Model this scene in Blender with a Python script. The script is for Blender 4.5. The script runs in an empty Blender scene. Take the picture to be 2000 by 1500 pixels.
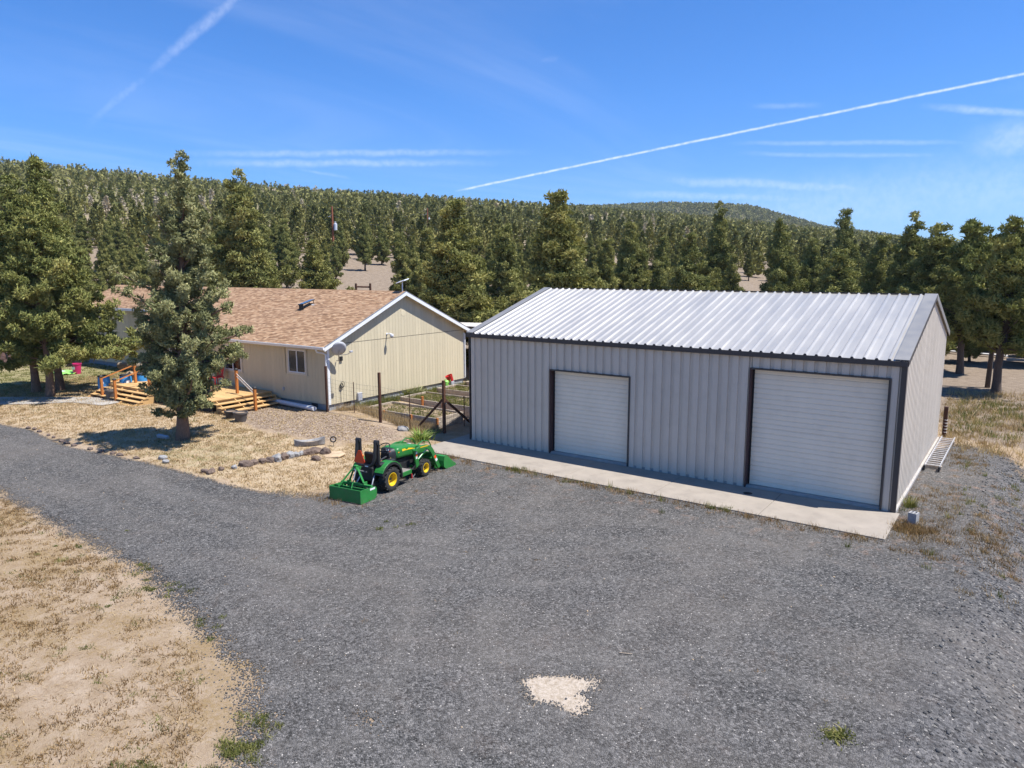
import bpy, bmesh, math, random
import numpy as np
from mathutils import Matrix, Vector
R = math.radians
rnd = random.Random(7)
scene = bpy.context.scene
COL = scene.collection

# ------------------------------------------------------------------ camera
CAM_F, CAM_YAW, CAM_PITCH, CAM_ROLL = 1416.3, R(-35.681), R(9.079), R(-0.105)
CAM_C = np.array([17.277, -21.312, 6.584])
def _axes():
    fw = np.array([math.sin(CAM_YAW)*math.cos(CAM_PITCH), math.cos(CAM_YAW)*math.cos(CAM_PITCH), -math.sin(CAM_PITCH)])
    r = np.array([math.cos(CAM_YAW), -math.sin(CAM_YAW), 0.0]); u = np.cross(r, fw)
    return (math.cos(CAM_ROLL)*r+math.sin(CAM_ROLL)*u, -math.sin(CAM_ROLL)*r+math.cos(CAM_ROLL)*u, fw)
AR, AU, AF = _axes()
cd = bpy.data.cameras.new('camera'); cd.lens = 36*CAM_F/2000; cd.sensor_width = 36
cd.clip_start = .1; cd.clip_end = 20000
cam = bpy.data.objects.new('camera', cd); COL.objects.link(cam)
cam.matrix_world = Matrix(((AR[0], AU[0], -AF[0], CAM_C[0]), (AR[1], AU[1], -AF[1], CAM_C[1]), (AR[2], AU[2], -AF[2], CAM_C[2]), (0, 0, 0, 1)))
scene.camera = cam
def ray(px, py):
    d = AF + AR*(px-1000)/CAM_F + AU*(750-py)/CAM_F
    return d

# ------------------------------------------------------------------ light, exposure, sky
SUN = Vector((.46, .18, 1.0)).normalized()
sl = bpy.data.lights.new('sun', 'SUN'); sl.energy = 5.0; sl.angle = R(.53); sl.color = (1.0, .982, .955)
so = bpy.data.objects.new('sun', sl); COL.objects.link(so)
so.rotation_euler = (-SUN).to_track_quat('-Z', 'Y').to_euler(); so.location = (30, 15, 60)
vs = scene.view_settings
vs.view_transform = 'Standard'; vs.look = 'None'; vs.gamma = 1.0; vs.use_curve_mapping = False
vs.exposure = 0.70
W = bpy.data.worlds.new('World'); scene.world = W; W.use_nodes = True

class NT:
    """tiny helper for node trees"""
    def __init__(s, tree): s.t = tree; s.n = tree.nodes; s.l = tree.links
    def new(s, kind, **kw):
        nd = s.n.new(kind)
        for k, v in kw.items(): setattr(nd, k, v)
        return nd
    def put(s, sock, v):
        if isinstance(v, bpy.types.NodeSocket): s.l.new(v, sock)
        elif v is not None:
            if isinstance(v, (tuple, list)) and len(v) == 3 and sock.type == 'RGBA': v = (*v, 1)
            sock.default_value = v
    def math(s, op, a, b=None, c=None, clamp=False):
        nd = s.new('ShaderNodeMath', operation=op, use_clamp=clamp)
        for i, v in enumerate((a, b, c)):
            if v is not None: s.put(nd.inputs[i], v)
        return nd.outputs[0]
    def vmath(s, op, a, b=None, scale=None):
        nd = s.new('ShaderNodeVectorMath', operation=op); s.put(nd.inputs[0], a)
        if b is not None: s.put(nd.inputs[1], b)
        if scale is not None: s.put(nd.inputs['Scale'], scale)
        return nd.outputs['Value'] if op in ('DOT_PRODUCT', 'LENGTH', 'DISTANCE') else nd.outputs['Vector']
    def map(s, v, a, b, c=0., d=1., smooth=False):
        nd = s.new('ShaderNodeMapRange'); nd.clamp = True
        if smooth: nd.interpolation_type = 'SMOOTHSTEP'
        s.put(nd.inputs[0], v)
        for i, x in enumerate((a, b, c, d)): s.put(nd.inputs[i+1], x)
        return nd.outputs[0]
    def mix(s, f, a, b, blend='MIX'):
        nd = s.new('ShaderNodeMix', data_type='RGBA', blend_type=blend)
        s.put(nd.inputs[0], f); s.put(nd.inputs[6], a); s.put(nd.inputs[7], b)
        return nd.outputs[2]
    def noise(s, vec, scale, detail=3., rough=.55, dist=0.):
        nd = s.new('ShaderNodeTexNoise'); s.put(nd.inputs['Vector'], vec); s.put(nd.inputs['Scale'], scale)
        s.put(nd.inputs['Detail'], detail); s.put(nd.inputs['Roughness'], rough); s.put(nd.inputs['Distortion'], dist)
        return nd.outputs['Fac']
    def voro(s, vec, scale, out='Color', feature='F1', rand=1.):
        nd = s.new('ShaderNodeTexVoronoi', feature=feature); s.put(nd.inputs['Vector'], vec); s.put(nd.inputs['Scale'], scale)
        s.put(nd.inputs['Randomness'], rand)
        return nd.outputs[out]
    def ramp(s, f, stops):
        nd = s.new('ShaderNodeValToRGB'); s.put(nd.inputs[0], f); e = nd.color_ramp.elements
        while len(e) < len(stops): e.new(.5)
        for k, (p, c) in zip(e, stops): k.position = p; k.color = (*c, 1) if len(c) == 3 else c
        return nd.outputs[0]
    def attr(s, name, out='Fac'):
        nd = s.new('ShaderNodeAttribute', attribute_name=name); return nd.outputs[out]
    def pos(s): return s.new('ShaderNodeNewGeometry').outputs['Position']
    def obj(s): return s.new('ShaderNodeTexCoord').outputs['Object']
    def bump(s, height, strength, dist):
        nd = s.new('ShaderNodeBump'); s.put(nd.inputs['Height'], height); s.put(nd.inputs['Strength'], strength); s.put(nd.inputs['Distance'], dist)
        return nd.outputs[0]

def build_sky():
    t = NT(W.node_tree); t.n.clear()
    out = t.new('ShaderNodeOutputWorld'); bg = t.new('ShaderNodeBackground')
    sky = t.new('ShaderNodeTexSky', sky_type='NISHITA'); sky.sun_disc = False
    sky.sun_elevation = math.asin(SUN.z); sky.sun_rotation = math.atan2(SUN.x, SUN.y)
    sky.altitude = 1500; sky.air_density = 1.1; sky.dust_density = .25; sky.ozone_density = 3.5
    d = t.vmath('NORMALIZE', t.new('ShaderNodeTexCoord').outputs['Generated'])
    col = t.mix(1.0, sky.outputs[0], (.40, .75, 1.16), 'MULTIPLY')
    el = t.new('ShaderNodeSeparateXYZ'); t.put(el.inputs[0], d)
    col = t.mix(1.0, col, t.ramp(t.map(el.outputs[2], 0, .6), [(0, (1.0, .80, .84)), (.35, (.92, .93, .97)), (1, (.72, .95, .98))]), 'MULTIPLY')
    mask = None
    wob = t.math('SUBTRACT', t.noise(d, 26, 4, .6), .5)
    fine = t.noise(d, 120, 3, .6)
    # vapour trails and thin cirrus, as directions in the sky: (pixel a, pixel b, half width, strength, wobble, fade in, fade out)
    trails = [((880, 375), (2060, 131), .0023, .50, .0012, .05, .0),
              ((250, 178), (480, -22), .0085, .16, .005, .5, .0),
              ((150, 262), (300, 135), .0085, .10, .004, .5, .3),
              ((270, 301), (1100, 297), .0065, .19, .004, .35, .45),
              ((300, 318), (1040, 319), .0070, .20, .004, .35, .45),
              ((560, 325), (700, 352), .0028, .12, .002, .4, .4),
              ((1210, 347), (1880, 379), .0090, .20, .006, .35, .4),
              ((1150, 375), (1700, 395), .0080, .16, .006, .3, .3),
              ((1400, 280), (1950, 278), .0040, .14, .003, .3, .3),
              ((1420, 300), (1900, 305), .0040, .12, .003, .3, .3),
              ((1780, 206), (2100, 230), .0060, .22, .004, .4, .1),
              ((1450, 208), (1620, 206), .0050, .10, .003, .4, .4),
              ((1850, 300), (2150, 230), .028, .22, .012, .5, .1),
              ((1250, 440), (2250, 330), .055, .13, .02, .4, .1),
              ((1045, 122), (1100, 112), .006, .07, .003, .4, .4)]
    for a, b, w, st, wb, fi, fo in trails:
        da = Vector(ray(*a)).normalized(); db = Vector(ray(*b)).normalized()
        n = da.cross(db).normalized(); e = (db-da).normalized()
        ta, tb = da.dot(e), db.dot(e)
        off = t.math('ADD', t.vmath('DOT_PRODUCT', d, tuple(n)), t.math('MULTIPLY', wob, wb*2))
        m = t.map(t.math('ABSOLUTE', off), 0, w, 1, 0, True)
        along = t.vmath('DOT_PRODUCT', d, tuple(e))
        L = tb-ta
        m = t.math('MULTIPLY', m, t.map(along, ta, ta+max(.001, fi*L), 0, 1, True))
        m = t.math('MULTIPLY', m, t.map(along, tb-max(.001, fo*L), tb, 1, 0, True))
        m = t.math('MULTIPLY', m, t.math('MULTIPLY', t.map(fine, .3, .62, .45, 1), st))
        m = t.math('MULTIPLY', m, t.map(t.vmath('DOT_PRODUCT', d, tuple(da)), .0, .2))
        mask = m if mask is None else t.math('MAXIMUM', mask, m)
    # very thin high veil
    sep = t.new('ShaderNodeSeparateXYZ'); t.put(sep.inputs[0], d)
    hz = t.math('MAXIMUM', sep.outputs[2], .04)
    pl = t.new('ShaderNodeCombineXYZ'); t.put(pl.inputs[0], t.math('DIVIDE', sep.outputs[0], hz)); t.put(pl.inputs[1], t.math('DIVIDE', t.math('MULTIPLY', sep.outputs[1], .35), hz))
    veil = t.map(t.noise(pl.outputs[0], .35, 6, .62, .6), .52, .85, 0, .16, True)
    mask = t.math('MAXIMUM', mask, veil)
    col = t.mix(mask, col, (8.8, 9.0, 9.6))
    t.put(bg.inputs[0], col); bg.inputs[1].default_value = .100
    t.l.new(bg.outputs[0], out.inputs[0])
build_sky()

# ------------------------------------------------------------------ terrain
def ss(a, b, x):
    t = np.clip((np.asarray(x, float)-a)/(b-a), 0, 1); return t*t*(3-2*t)
_PX = [-900, 0, 200, 400, 800, 1100, 1300, 1450, 1600, 1800, 2000, 2600]
_S  = [.134, .134, .130, .122, .107, .092, .079, .067, .053, .036, .028, .02]
_D0 = [66, 66, 62, 56, 49, 50, 56, 58, 62, 66, 70, 75]
_F2 = [0, 0, 0, .03, .06, .083, .0865, .081, .052, .034, .020, .0]
def _fbm(x, y, s):
    return (np.sin(x/s+1.3*np.sin(y/s*.7+.5))+np.sin(y/s*1.3+1.7*np.sin(x/s*.6+2.1))+.5*np.sin((x+y)/s*2.3+.9))/2.5
def terrain(x, y):
    x = np.asarray(x, float); y = np.asarray(y, float)
    z = .4*ss(-1, -7, x)*ss(-12, -5, y)
    z = z-.95*ss(16.4, 19.6, x)*ss(15, 9, y)*ss(-40, -14, y)
    dx, dy = x-CAM_C[0], y-CAM_C[1]
    d = np.hypot(dx, dy)
    dep = dx*AF[0]/math.cos(CAM_PITCH)+dy*AF[1]/math.cos(CAM_PITCH)
    lat = dx*AR[0]+dy*AR[1]
    ang = np.arctan2(lat, dep)
    px = 1000+CAM_F*np.tan(np.clip(ang, -1.2, 1.2))
    s = np.interp(px, _PX, _S); d0 = np.interp(px, _PX, _D0)
    fade = ss(1.9, 1.1, np.abs(ang))
    u = d-d0
    ramp = np.where(u > 12, u-6, np.where(u < 0, 0, u*u/24))
    ramp = np.minimum(ramp, 620+_fbm(x, y, 90)*25)
    z = z+s*ramp*fade*(1+.02*_fbm(x, y, 60)*ss(150, 400, d))
    z = z-ss(900, 2400, d)*fade*s*560
    f2 = np.interp(px, _PX, _F2)
    z = np.maximum(z, fade*(f2*1550-4)*np.exp(-((d-1550)/330)**2)-(1-fade)*1e3*0-1e3*(d < 600))
    z = z+.035*_fbm(x, y, 2.3)*ss(3, 0, np.abs(np.hypot(x+1e-6, y)*0+1))*0
    return z
def hz(x, y): return float(terrain(x, y))
def at(px, depth):
    """world x, y at an image column and a distance along the view axis"""
    d = ray(px, 524); d = d/np.dot(d, AF)
    P = CAM_C+d*depth
    return float(P[0]), float(P[1])
def top_z(py, depth):
    d = ray(1000, py); return float(CAM_C[2]+d[2]/np.dot(d, AF)*depth)

# ------------------------------------------------------------------ mesh building
class MB:
    def __init__(s): s.v = []; s.f = []
    def add(s, vs, fs):
        o = len(s.v); s.v += [tuple(map(float, p)) for p in vs]; s.f += [tuple(i+o for i in f) for f in fs]; return s
    def box(s, c, size, rot=None):
        a, b, d = size[0]/2, size[1]/2, size[2]/2
        vs = [Vector((x, y, z)) for z in (-d, d) for y in (-b, b) for x in (-a, a)]
        if rot is not None: vs = [rot @ p for p in vs]
        vs = [p+Vector(c) for p in vs]
        return s.add(vs, [(0, 2, 3, 1), (4, 5, 7, 6), (0, 1, 5, 4), (2, 6, 7, 3), (0, 4, 6, 2), (1, 3, 7, 5)])
    def bb(s, x0, x1, y0, y1, z0, z1): return s.box(((x0+x1)/2, (y0+y1)/2, (z0+z1)/2), (x1-x0, y1-y0, z1-z0))
    def beam(s, p0, p1, w, h, up=(0, 0, 1)):
        p0, p1 = Vector(p0), Vector(p1); d = p1-p0; L = d.length; d.normalize()
        up = Vector(up)
        if abs(d.dot(up)) > .98: up = Vector((0, 1, 0)) if abs(d.y) < .9 else Vector((1, 0, 0))
        x = d.cross(up).normalized(); z = x.cross(d)
        m = Matrix((x, d, z)).transposed()
        return s.box((p0+p1)/2, (w, L, h), m)
    def tube(s, pts, rad, n=8, cap=True):
        pts = [Vector(p) for p in pts]
        if not hasattr(rad, '__len__'): rad = [rad]*len(pts)
        vs = []; prev = None
        for i, p in enumerate(pts):
            t = (pts[min(i+1, len(pts)-1)]-pts[max(i-1, 0)]).normalized()
            if prev is None:
                a = Vector((0, 0, 1)) if abs(t.z) < .9 else Vector((1, 0, 0))
                x = t.cross(a).normalized()
            else: x = (prev-t*prev.dot(t)).normalized()
            prev = x; y = t.cross(x)
            for k in range(n):
                a = 2*math.pi*k/n; vs.append(p+(x*math.cos(a)+y*math.sin(a))*rad[i])
        fs = []
        for i in range(len(pts)-1):
            for k in range(n):
                a = i*n+k; b = i*n+(k+1) % n; fs.append((a, b, b+n, a+n))
        if cap: fs.append(tuple(range(n-1, -1, -1))); fs.append(tuple(range((len(pts)-1)*n, len(pts)*n)))
        return s.add(vs, fs)
    def cyl(s, p0, p1, r0, r1=None, n=16): return s.tube([p0, p1], [r0, r0 if r1 is None else r1], n)
    def lathe(s, prof, n=24, c=(0, 0, 0), axis='z', a0=0, a1=2*math.pi, close=True):
        vs = []; full = abs(a1-a0-2*math.pi) < 1e-6; m = n if full else n+1
        for r, h in prof:
            for k in range(m):
                a = a0+(a1-a0)*k/n; p = (r*math.cos(a), r*math.sin(a), h)
                if axis == 'x': p = (h, p[0], p[1])
                elif axis == 'y': p = (p[0], h, p[1])
                vs.append((p[0]+c[0], p[1]+c[1], p[2]+c[2]))
        fs = []
        for i in range(len(prof)-1):
            for k in range(n):
                a = i*m+k; b = i*m+(k+1) % m; fs.append((a, b, b+m, a+m))
        return s.add(vs, fs)
    def prism(s, poly, lo, hi, axis='x'):
        """poly of 2D points extruded along axis from lo to hi"""
        n = len(poly); vs = []
        for h in (lo, hi):
            for a, b in poly:
                vs.append({'x': (h, a, b), 'y': (a, h, b), 'z': (a, b, h)}[axis])
        fs = [(i, (i+1) % n, (i+1) % n+n, i+n) for i in range(n)]
        fs += [tuple(range(n-1, -1, -1)), tuple(range(n, 2*n))]
        return s.add(vs, fs)
    def blob(s, c, size, seed=0, amp=.18, sub=2):
        bm = bmesh.new(); bmesh.ops.create_icosphere(bm, subdivisions=sub, radius=1)
        q = random.Random(seed); ph = [q.uniform(0, 6.3) for _ in range(6)]
        vs = []
        for v in bm.verts:
            p = v.co; k = 1+amp*(math.sin(p.x*3.1+ph[0])*math.sin(p.y*2.7+ph[1])+.6*math.sin(p.z*4.3+ph[2]+p.x*2)+.35*math.sin(p.x*7+ph[3])*math.sin(p.y*6.3+ph[4])*math.sin(p.z*6+ph[5]))
            vs.append((p.x*k*size[0]+c[0], p.y*k*size[1]+c[1], p.z*k*size[2]+c[2]))
        fs = [tuple(v.index for v in f.verts) for f in bm.faces]; bm.free()
        return s.add(vs, fs)
    def build(s, name, mat, parent=None, smooth=False, bevel=0, label=None, tint=None):
        me = bpy.data.meshes.new(name); me.from_pydata(s.v, [], s.f)
        bm = bmesh.new(); bm.from_mesh(me); bmesh.ops.recalc_face_normals(bm, faces=bm.faces)
        if bevel: bmesh.ops.bevel(bm, geom=[e for e in bm.edges if len(e.link_faces) == 2 and e.calc_face_angle(0) > .6], offset=bevel, segments=1, affect='EDGES', clamp_overlap=True)
        bm.to_mesh(me); bm.free()
        if smooth:
            me.polygons.foreach_set('use_smooth', [True]*len(me.polygons))
            if smooth != 'all': me.set_sharp_from_angle(angle=R(38))
        me.materials.append(mat)
        if tint is not None:
            a = me.attributes.new('tint', 'FLOAT', 'FACE'); a.data.foreach_set('value', [tint]*len(me.polygons))
        o = bpy.data.objects.new(name, me); COL.objects.link(o)
        if parent is not None: o.parent = parent
        if label: o['label'] = label
        return o
def tag(o, label, cat=None, group=None, kind=None):
    o['label'] = label
    if cat: o['category'] = cat
    if group: o['group'] = group
    if kind: o['kind'] = kind
    return o
def struct(o): o['kind'] = 'structure'; return o
def thing(name, label, cat, loc=(0, 0, 0), rz=0, group=None):
    o = bpy.data.objects.new(name, None); COL.objects.link(o); o.empty_display_size = .2
    o.location = loc; o.rotation_euler = (0, 0, rz)
    return tag(o, label, cat, group)
def copy_tree(o, parent=None):
    c = o.copy(); COL.objects.link(c)
    if parent is not None: c.parent = parent
    for ch in list(o.children): copy_tree(ch, c)
    return c
def np_mesh(name, verts, tris, mat, tint=None, parent=None, quads=None):
    me = bpy.data.meshes.new(name)
    nv = len(verts); fl = tris if quads is None else quads; k = fl.shape[1]
    me.vertices.add(nv); me.vertices.foreach_set('co', np.ascontiguousarray(verts, np.float32).ravel())
    me.loops.add(fl.size); me.loops.foreach_set('vertex_index', np.ascontiguousarray(fl, np.int32).ravel())
    me.polygons.add(len(fl)); me.polygons.foreach_set('loop_start', np.arange(0, fl.size, k, dtype=np.int32))
    me.update(calc_edges=True)
    if tint is not None:
        a = me.attributes.new('tint', 'FLOAT', 'POINT'); a.data.foreach_set('value', np.ascontiguousarray(tint, np.float32))
    me.materials.append(mat)
    o = bpy.data.objects.new(name, me); COL.objects.link(o)
    if parent is not None: o.parent = parent
    return o

# ------------------------------------------------------------------ materials
def mat(name, col, rough=.6, metal=0., var=.12, vscale=6., bump=.0, bscale=40., dirt=None, dirt_amt=.0, spec=.5, tintvar=0., streak=False):
    m = bpy.data.materials.new(name); m.use_nodes = True; t = NT(m.node_tree); b = t.n['Principled BSDF']
    p = t.obj()
    if streak:
        mp = t.new('ShaderNodeMapping'); t.put(mp.inputs[0], p); mp.inputs['Scale'].default_value = streak; p2 = mp.outputs[0]
    else: p2 = p
    n = t.noise(p2, vscale, 5, .6)
    c = t.mix(t.map(n, .3, .7), tuple(x*(1-var) for x in col), tuple(min(1, x*(1+var)) for x in col))
    if tintvar:
        c = t.mix(t.attr('tint'), c, tuple(x*(1-tintvar) for x in col))
    if dirt is not None:
        c = t.mix(t.map(t.noise(p, vscale*.6+1.3, 6, .65), .5, .75, 0, dirt_amt), c, dirt)
    t.put(b.inputs['Base Color'], c); b.inputs['Roughness'].default_value = rough; b.inputs['Metallic'].default_value = metal
    t.put(b.inputs['Roughness'], t.map(n, .3, .7, max(.05, rough-.08), min(1, rough+.08)))
    b.inputs['Specular IOR Level'].default_value = spec
    if bump: t.put(b.inputs['Normal'], t.bump(t.noise(p, bscale, 4, .6), bump, .02))
    return m
M = {}
def mk(k, *a, **kw): M[k] = mat(k, *a, **kw)
mk('wall_metal', (.575, .51, .425), .55, .0, .06, 1.2, dirt=(.40, .35, .285), dirt_amt=.32, streak=(1.5, 1.5, .25))
mk('roof_metal', (.47, .44, .395), .38, .4, .06, 1.0, dirt=(.40, .40, .39), dirt_amt=.3, streak=(2., .3, 1))
mk('trim_dark', (.055, .048, .046), .5, .1, .1, 3)
mk('trim_maroon', (.05, .022, .022), .6)
mk('gable_trim', (.27, .255, .235), .45, .3, .05, 2)
mk('door_white', (.80, .715, .58), .5, .0, .03, 1.5, dirt=(.6, .53, .43), dirt_amt=.3, streak=(1, 1, .4))
mk('rubber', (.012, .012, .013), .7)
mk('tyre', (.022, .021, .02), .85, 0, .25, 12, .3, 60, dirt=(.12, .10, .08), dirt_amt=.35)
mk('concrete', (.30, .255, .205), .9, 0, .10, 1.6, .25, 60, dirt=(.19, .16, .13), dirt_amt=.5)
mk('path_concrete', (.35, .32, .28), .92, 0, .14, 1.2, .3, 40, dirt=(.3, .25, .2), dirt_amt=.5)
mk('curb', (.36, .33, .30), .95, 0, .15, 4, .3, 50)
mk('siding', (.60, .515, .345), .75, 0, .05, 2.0, .08, 40, dirt=(.38, .33, .25), dirt_amt=.15, tintvar=.1, streak=(3, 3, .4))
mk('trim_cream', (.62, .55, .43), .7, 0, .05, 3)
mk('white_paint', (.74, .74, .73), .5, 0, .04, 3)
mk('soffit', (.50, .44, .34), .8)
mk('foundation', (.30, .32, .34), .9, 0, .12, 3, .2, 40, dirt=(.28, .24, .2), dirt_amt=.4)
mk('window_dark', (.012, .012, .014), .06, 0, .1, 1, spec=.8)
mk('roof_deck', (.20, .12, .075), .9)
mk('cedar', (.42, .145, .03), .65, 0, .22, 9, .15, 60, streak=(6, 6, 1))
mk('deck_wood', (.60, .37, .15), .7, 0, .16, 6, .1, 50, tintvar=.25)
mk('rust_post', (.075, .032, .018), .9, 0, .3, 14, .3, 60)
mk('post_brown', (.10, .042, .022), .85, 0, .3, 12, .3, 60)
mk('bed_wood', (.43, .355, .275), .9, 0, .28, 7, .35, 40, dirt=(.1, .07, .05), dirt_amt=.5)
mk('line_wire', (.12, .12, .12), .6, .3)
mk('wire', (.16, .15, .14), .6, .5)
mk('soil', (.28, .20, .13), 1, 0, .3, 6, .6, 14)
mk('jd_green', (.018, .165, .028), .4, 0, .10, 5, dirt=(.11, .12, .07), dirt_amt=.36)
mk('jd_yellow', (.70, .46, .015), .35, 0, .06, 5, dirt=(.35, .25, .08), dirt_amt=.25)
mk('implement_green', (.022, .195, .038), .5, 0, .16, 5, dirt=(.12, .13, .08), dirt_amt=.4)
mk('black_plastic', (.016, .016, .017), .5, 0, .2, 8)
mk('engine', (.03, .03, .03), .6, .3, .4, 9)
mk('steel', (.42, .42, .42), .4, .8, .15, 8)
mk('dusty_deck', (.19, .17, .15), .85, 0, .2, 8)
mk('seat_tan', (.28, .17, .10), .7)
mk('orange_sign', (.85, .07, .012), .5, 0, .03)
mk('red', (.50, .02, .02), .45, 0, .08)
mk('amber', (.9, .30, .02), .35)
mk('decal_white', (.75, .75, .72), .5)
mk('blue_plastic', (.035, .23, .52), .42, 0, .14, 4)
mk('pot_grey', (.10, .088, .08), .7, 0, .2, 5)
mk('pot_black', (.03, .03, .033), .6, 0, .2, 5)
mk('pink', (.55, .025, .14), .45, 0, .08)
mk('lime', (.28, .62, .12), .5)
mk('white_plastic', (.70, .71, .73), .45, 0, .06, 4)
mk('pvc', (.62, .62, .63), .45, 0, .08, 4, dirt=(.4, .38, .34), dirt_amt=.3)
mk('dish_grey', (.40, .40, .42), .5, 0, .06, 4)
mk('aluminium', (.66, .62, .58), .42, .6, .1, 6)
mk('block', (.32, .31, .30), .95, 0, .15, 12, .4, 60)
mk('stone_brown', (.13, .09, .068), .95, 0, .35, 7, .6, 18, dirt=(.28, .22, .17), dirt_amt=.4)
mk('stone_grey', (.26, .25, .24), .95, 0, .3, 7, .6, 18, dirt=(.4, .36, .3), dirt_amt=.4)
mk('stone_tan', (.44, .32, .20), .95, 0, .25, 4, .5, 14)
mk('wall_block', (.17, .10, .085), .95, 0, .3, 6, .4, 30, tintvar=.45)
mk('log', (.30, .23, .16), .9, 0, .3, 10, .4, 30)
mk('bark', (.20, .125, .082), .95, 0, .4, 7, .9, 18, dirt=(.10, .065, .045), dirt_amt=.7, streak=(9, 9, 1.1))
mk('bark_dark', (.10, .07, .05), .95, 0, .4, 9, .8, 20, streak=(9, 9, 1.2))
mk('pole_wood', (.26, .085, .04), .9, 0, .2, 5, streak=(6, 6, .4))
mk('transformer', (.55, .57, .6), .4)
mk('panel_glass', (.05, .09, .14), .08, 0, .1, 2, spec=.9)
mk('old_board', (.55, .53, .5), .8, 0, .2, 5)
mk('pale_roof', (.60, .55, .48), .6, .1, .12, 2)
mk('gravel_stone', (.105, .101, .097), .9, 0, .3, 9, .4, 30, tintvar=.55)

def foliage_mat(name, lo, mid, hi, trans=.18):
    m = bpy.data.materials.new(name); m.use_nodes = True; t = NT(m.node_tree); t.n.remove(t.n['Principled BSDF'])
    out = t.n['Material Output']
    c = t.ramp(t.attr('tint'), [(0, lo), (.5, mid), (1, hi)])
    rv = t.new('ShaderNodeObjectInfo').outputs['Random']
    c = t.mix(t.map(rv, 0, 1, 0, .5), c, t.mix(1., c, (1.10, .99, .86), 'MULTIPLY'))
    df = t.new('ShaderNodeBsdfDiffuse'); tr = t.new('ShaderNodeBsdfTranslucent'); mx = t.new('ShaderNodeMixShader')
    t.put(df.inputs[0], c); t.put(tr.inputs[0], t.mix(1., c, (1.05, 1.1, .6), 'MULTIPLY'))
    mx.inputs[0].default_value = trans; t.l.new(df.outputs[0], mx.inputs[1]); t.l.new(tr.outputs[0], mx.inputs[2]); t.l.new(mx.outputs[0], out.inputs[0])
    M[name] = m
foliage_mat('juniper_grey', (.075, .095, .045), (.315, .325, .16), (.56, .53, .29), .10)
foliage_mat('juniper_green', (.070, .095, .034), (.275, .285, .098), (.47, .425, .16), .10)
foliage_mat('juniper_far', (.07, .092, .036), (.30, .305, .112), (.53, .48, .20), .10)
foliage_mat('straw', (.25, .17, .095), (.44, .325, .19), (.59, .46, .285), .25)
foliage_mat('weed_rust', (.15, .09, .045), (.27, .18, .09), (.40, .29, .16), .2)
foliage_mat('grass_green', (.07, .085, .025), (.16, .175, .055), (.32, .29, .12), .3)
foliage_mat('iris_green', (.07, .13, .02), (.19, .27, .06), (.42, .46, .16), .3)
foliage_mat('forest_mass', (.08, .095, .038), (.29, .275, .105), (.46, .39, .30), .08)
# ------------------------------------------------------------------ ground
def poly_dist(x, y, poly):
    """signed distance, positive inside"""
    x = np.asarray(x, float); y = np.asarray(y, float)
    best = np.full(x.shape, 1e9); inside = np.zeros(x.shape, bool); n = len(poly)
    for i in range(n):
        ax, ay = poly[i]; bx, by = poly[(i+1) % n]
        ex, ey = bx-ax, by-ay
        t = np.clip(((x-ax)*ex+(y-ay)*ey)/(ex*ex+ey*ey+1e-12), 0, 1)
        best = np.minimum(best, np.hypot(x-ax-t*ex, y-ay-t*ey))
        c = ((ay > y) != (by > y))
        with np.errstate(divide='ignore', invalid='ignore'):
            xi = ax+(y-ay)*ex/(ey if abs(ey) > 1e-9 else 1e-9)
        inside ^= c & (x < xi)
    return np.where(inside, best, -best)
DRIVE = [(-46, -13.2), (-30, -10.9), (-17.6, -9.65), (-15.4, -9.4), (-11.35, -9.75), (-6.4, -9.3), (-3.45, -9.05), (-.6, -8.75), (.75, -8.2), (.95, -7.0), (.75, -5.6), (.25, -4.0), (-.5, -2.6), (-.5, -1.0),
         (14.6, -1.0), (14.72, 0.0), (14.72, 8.0), (15.3, 9.9), (16.6, 9.4), (17.3, 8.3), (17.9, 5), (18.5, 1.5), (18.9, -4), (19.4, -12), (20, -30),
         (10.6, -30), (10.0, -19), (9.35, -16.4), (8.3, -15.35), (7.06, -14.75), (4.8, -14.2), (1.87, -13.6), (-3, -13.45), (-8, -13.1), (-20, -14.2), (-46, -18.5)]
LAWN = [(-44, -11.5), (-15, -9.2), (-6.4, -9.1), (.2, -8.5), (.6, -5.5), (-.4, -2.6), (-2.2, -2.6), (-3.4, -4.2), (-6.5, -4.9), (-8.6, -4.2), (-9.6, -3.3), (-20, -3.2), (-22, 0), (-26, 4.5), (-39, 5.5), (-44, -5)]
MULCH = [(-9.8, -3.9), (-7.0, -4.6), (-4.2, -4.1), (-2.6, -2.6), (-2.0, -1.4), (-3.4, -.7), (-6.0, -.8), (-7.6, -.7), (-11, -.6), (-11, -2.6)]
GARDEN = [(-7.2, -.6), (-2.6, -.4), (-1.2, .3), (-.4, 9), (-7.2, 9.4)]

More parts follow.
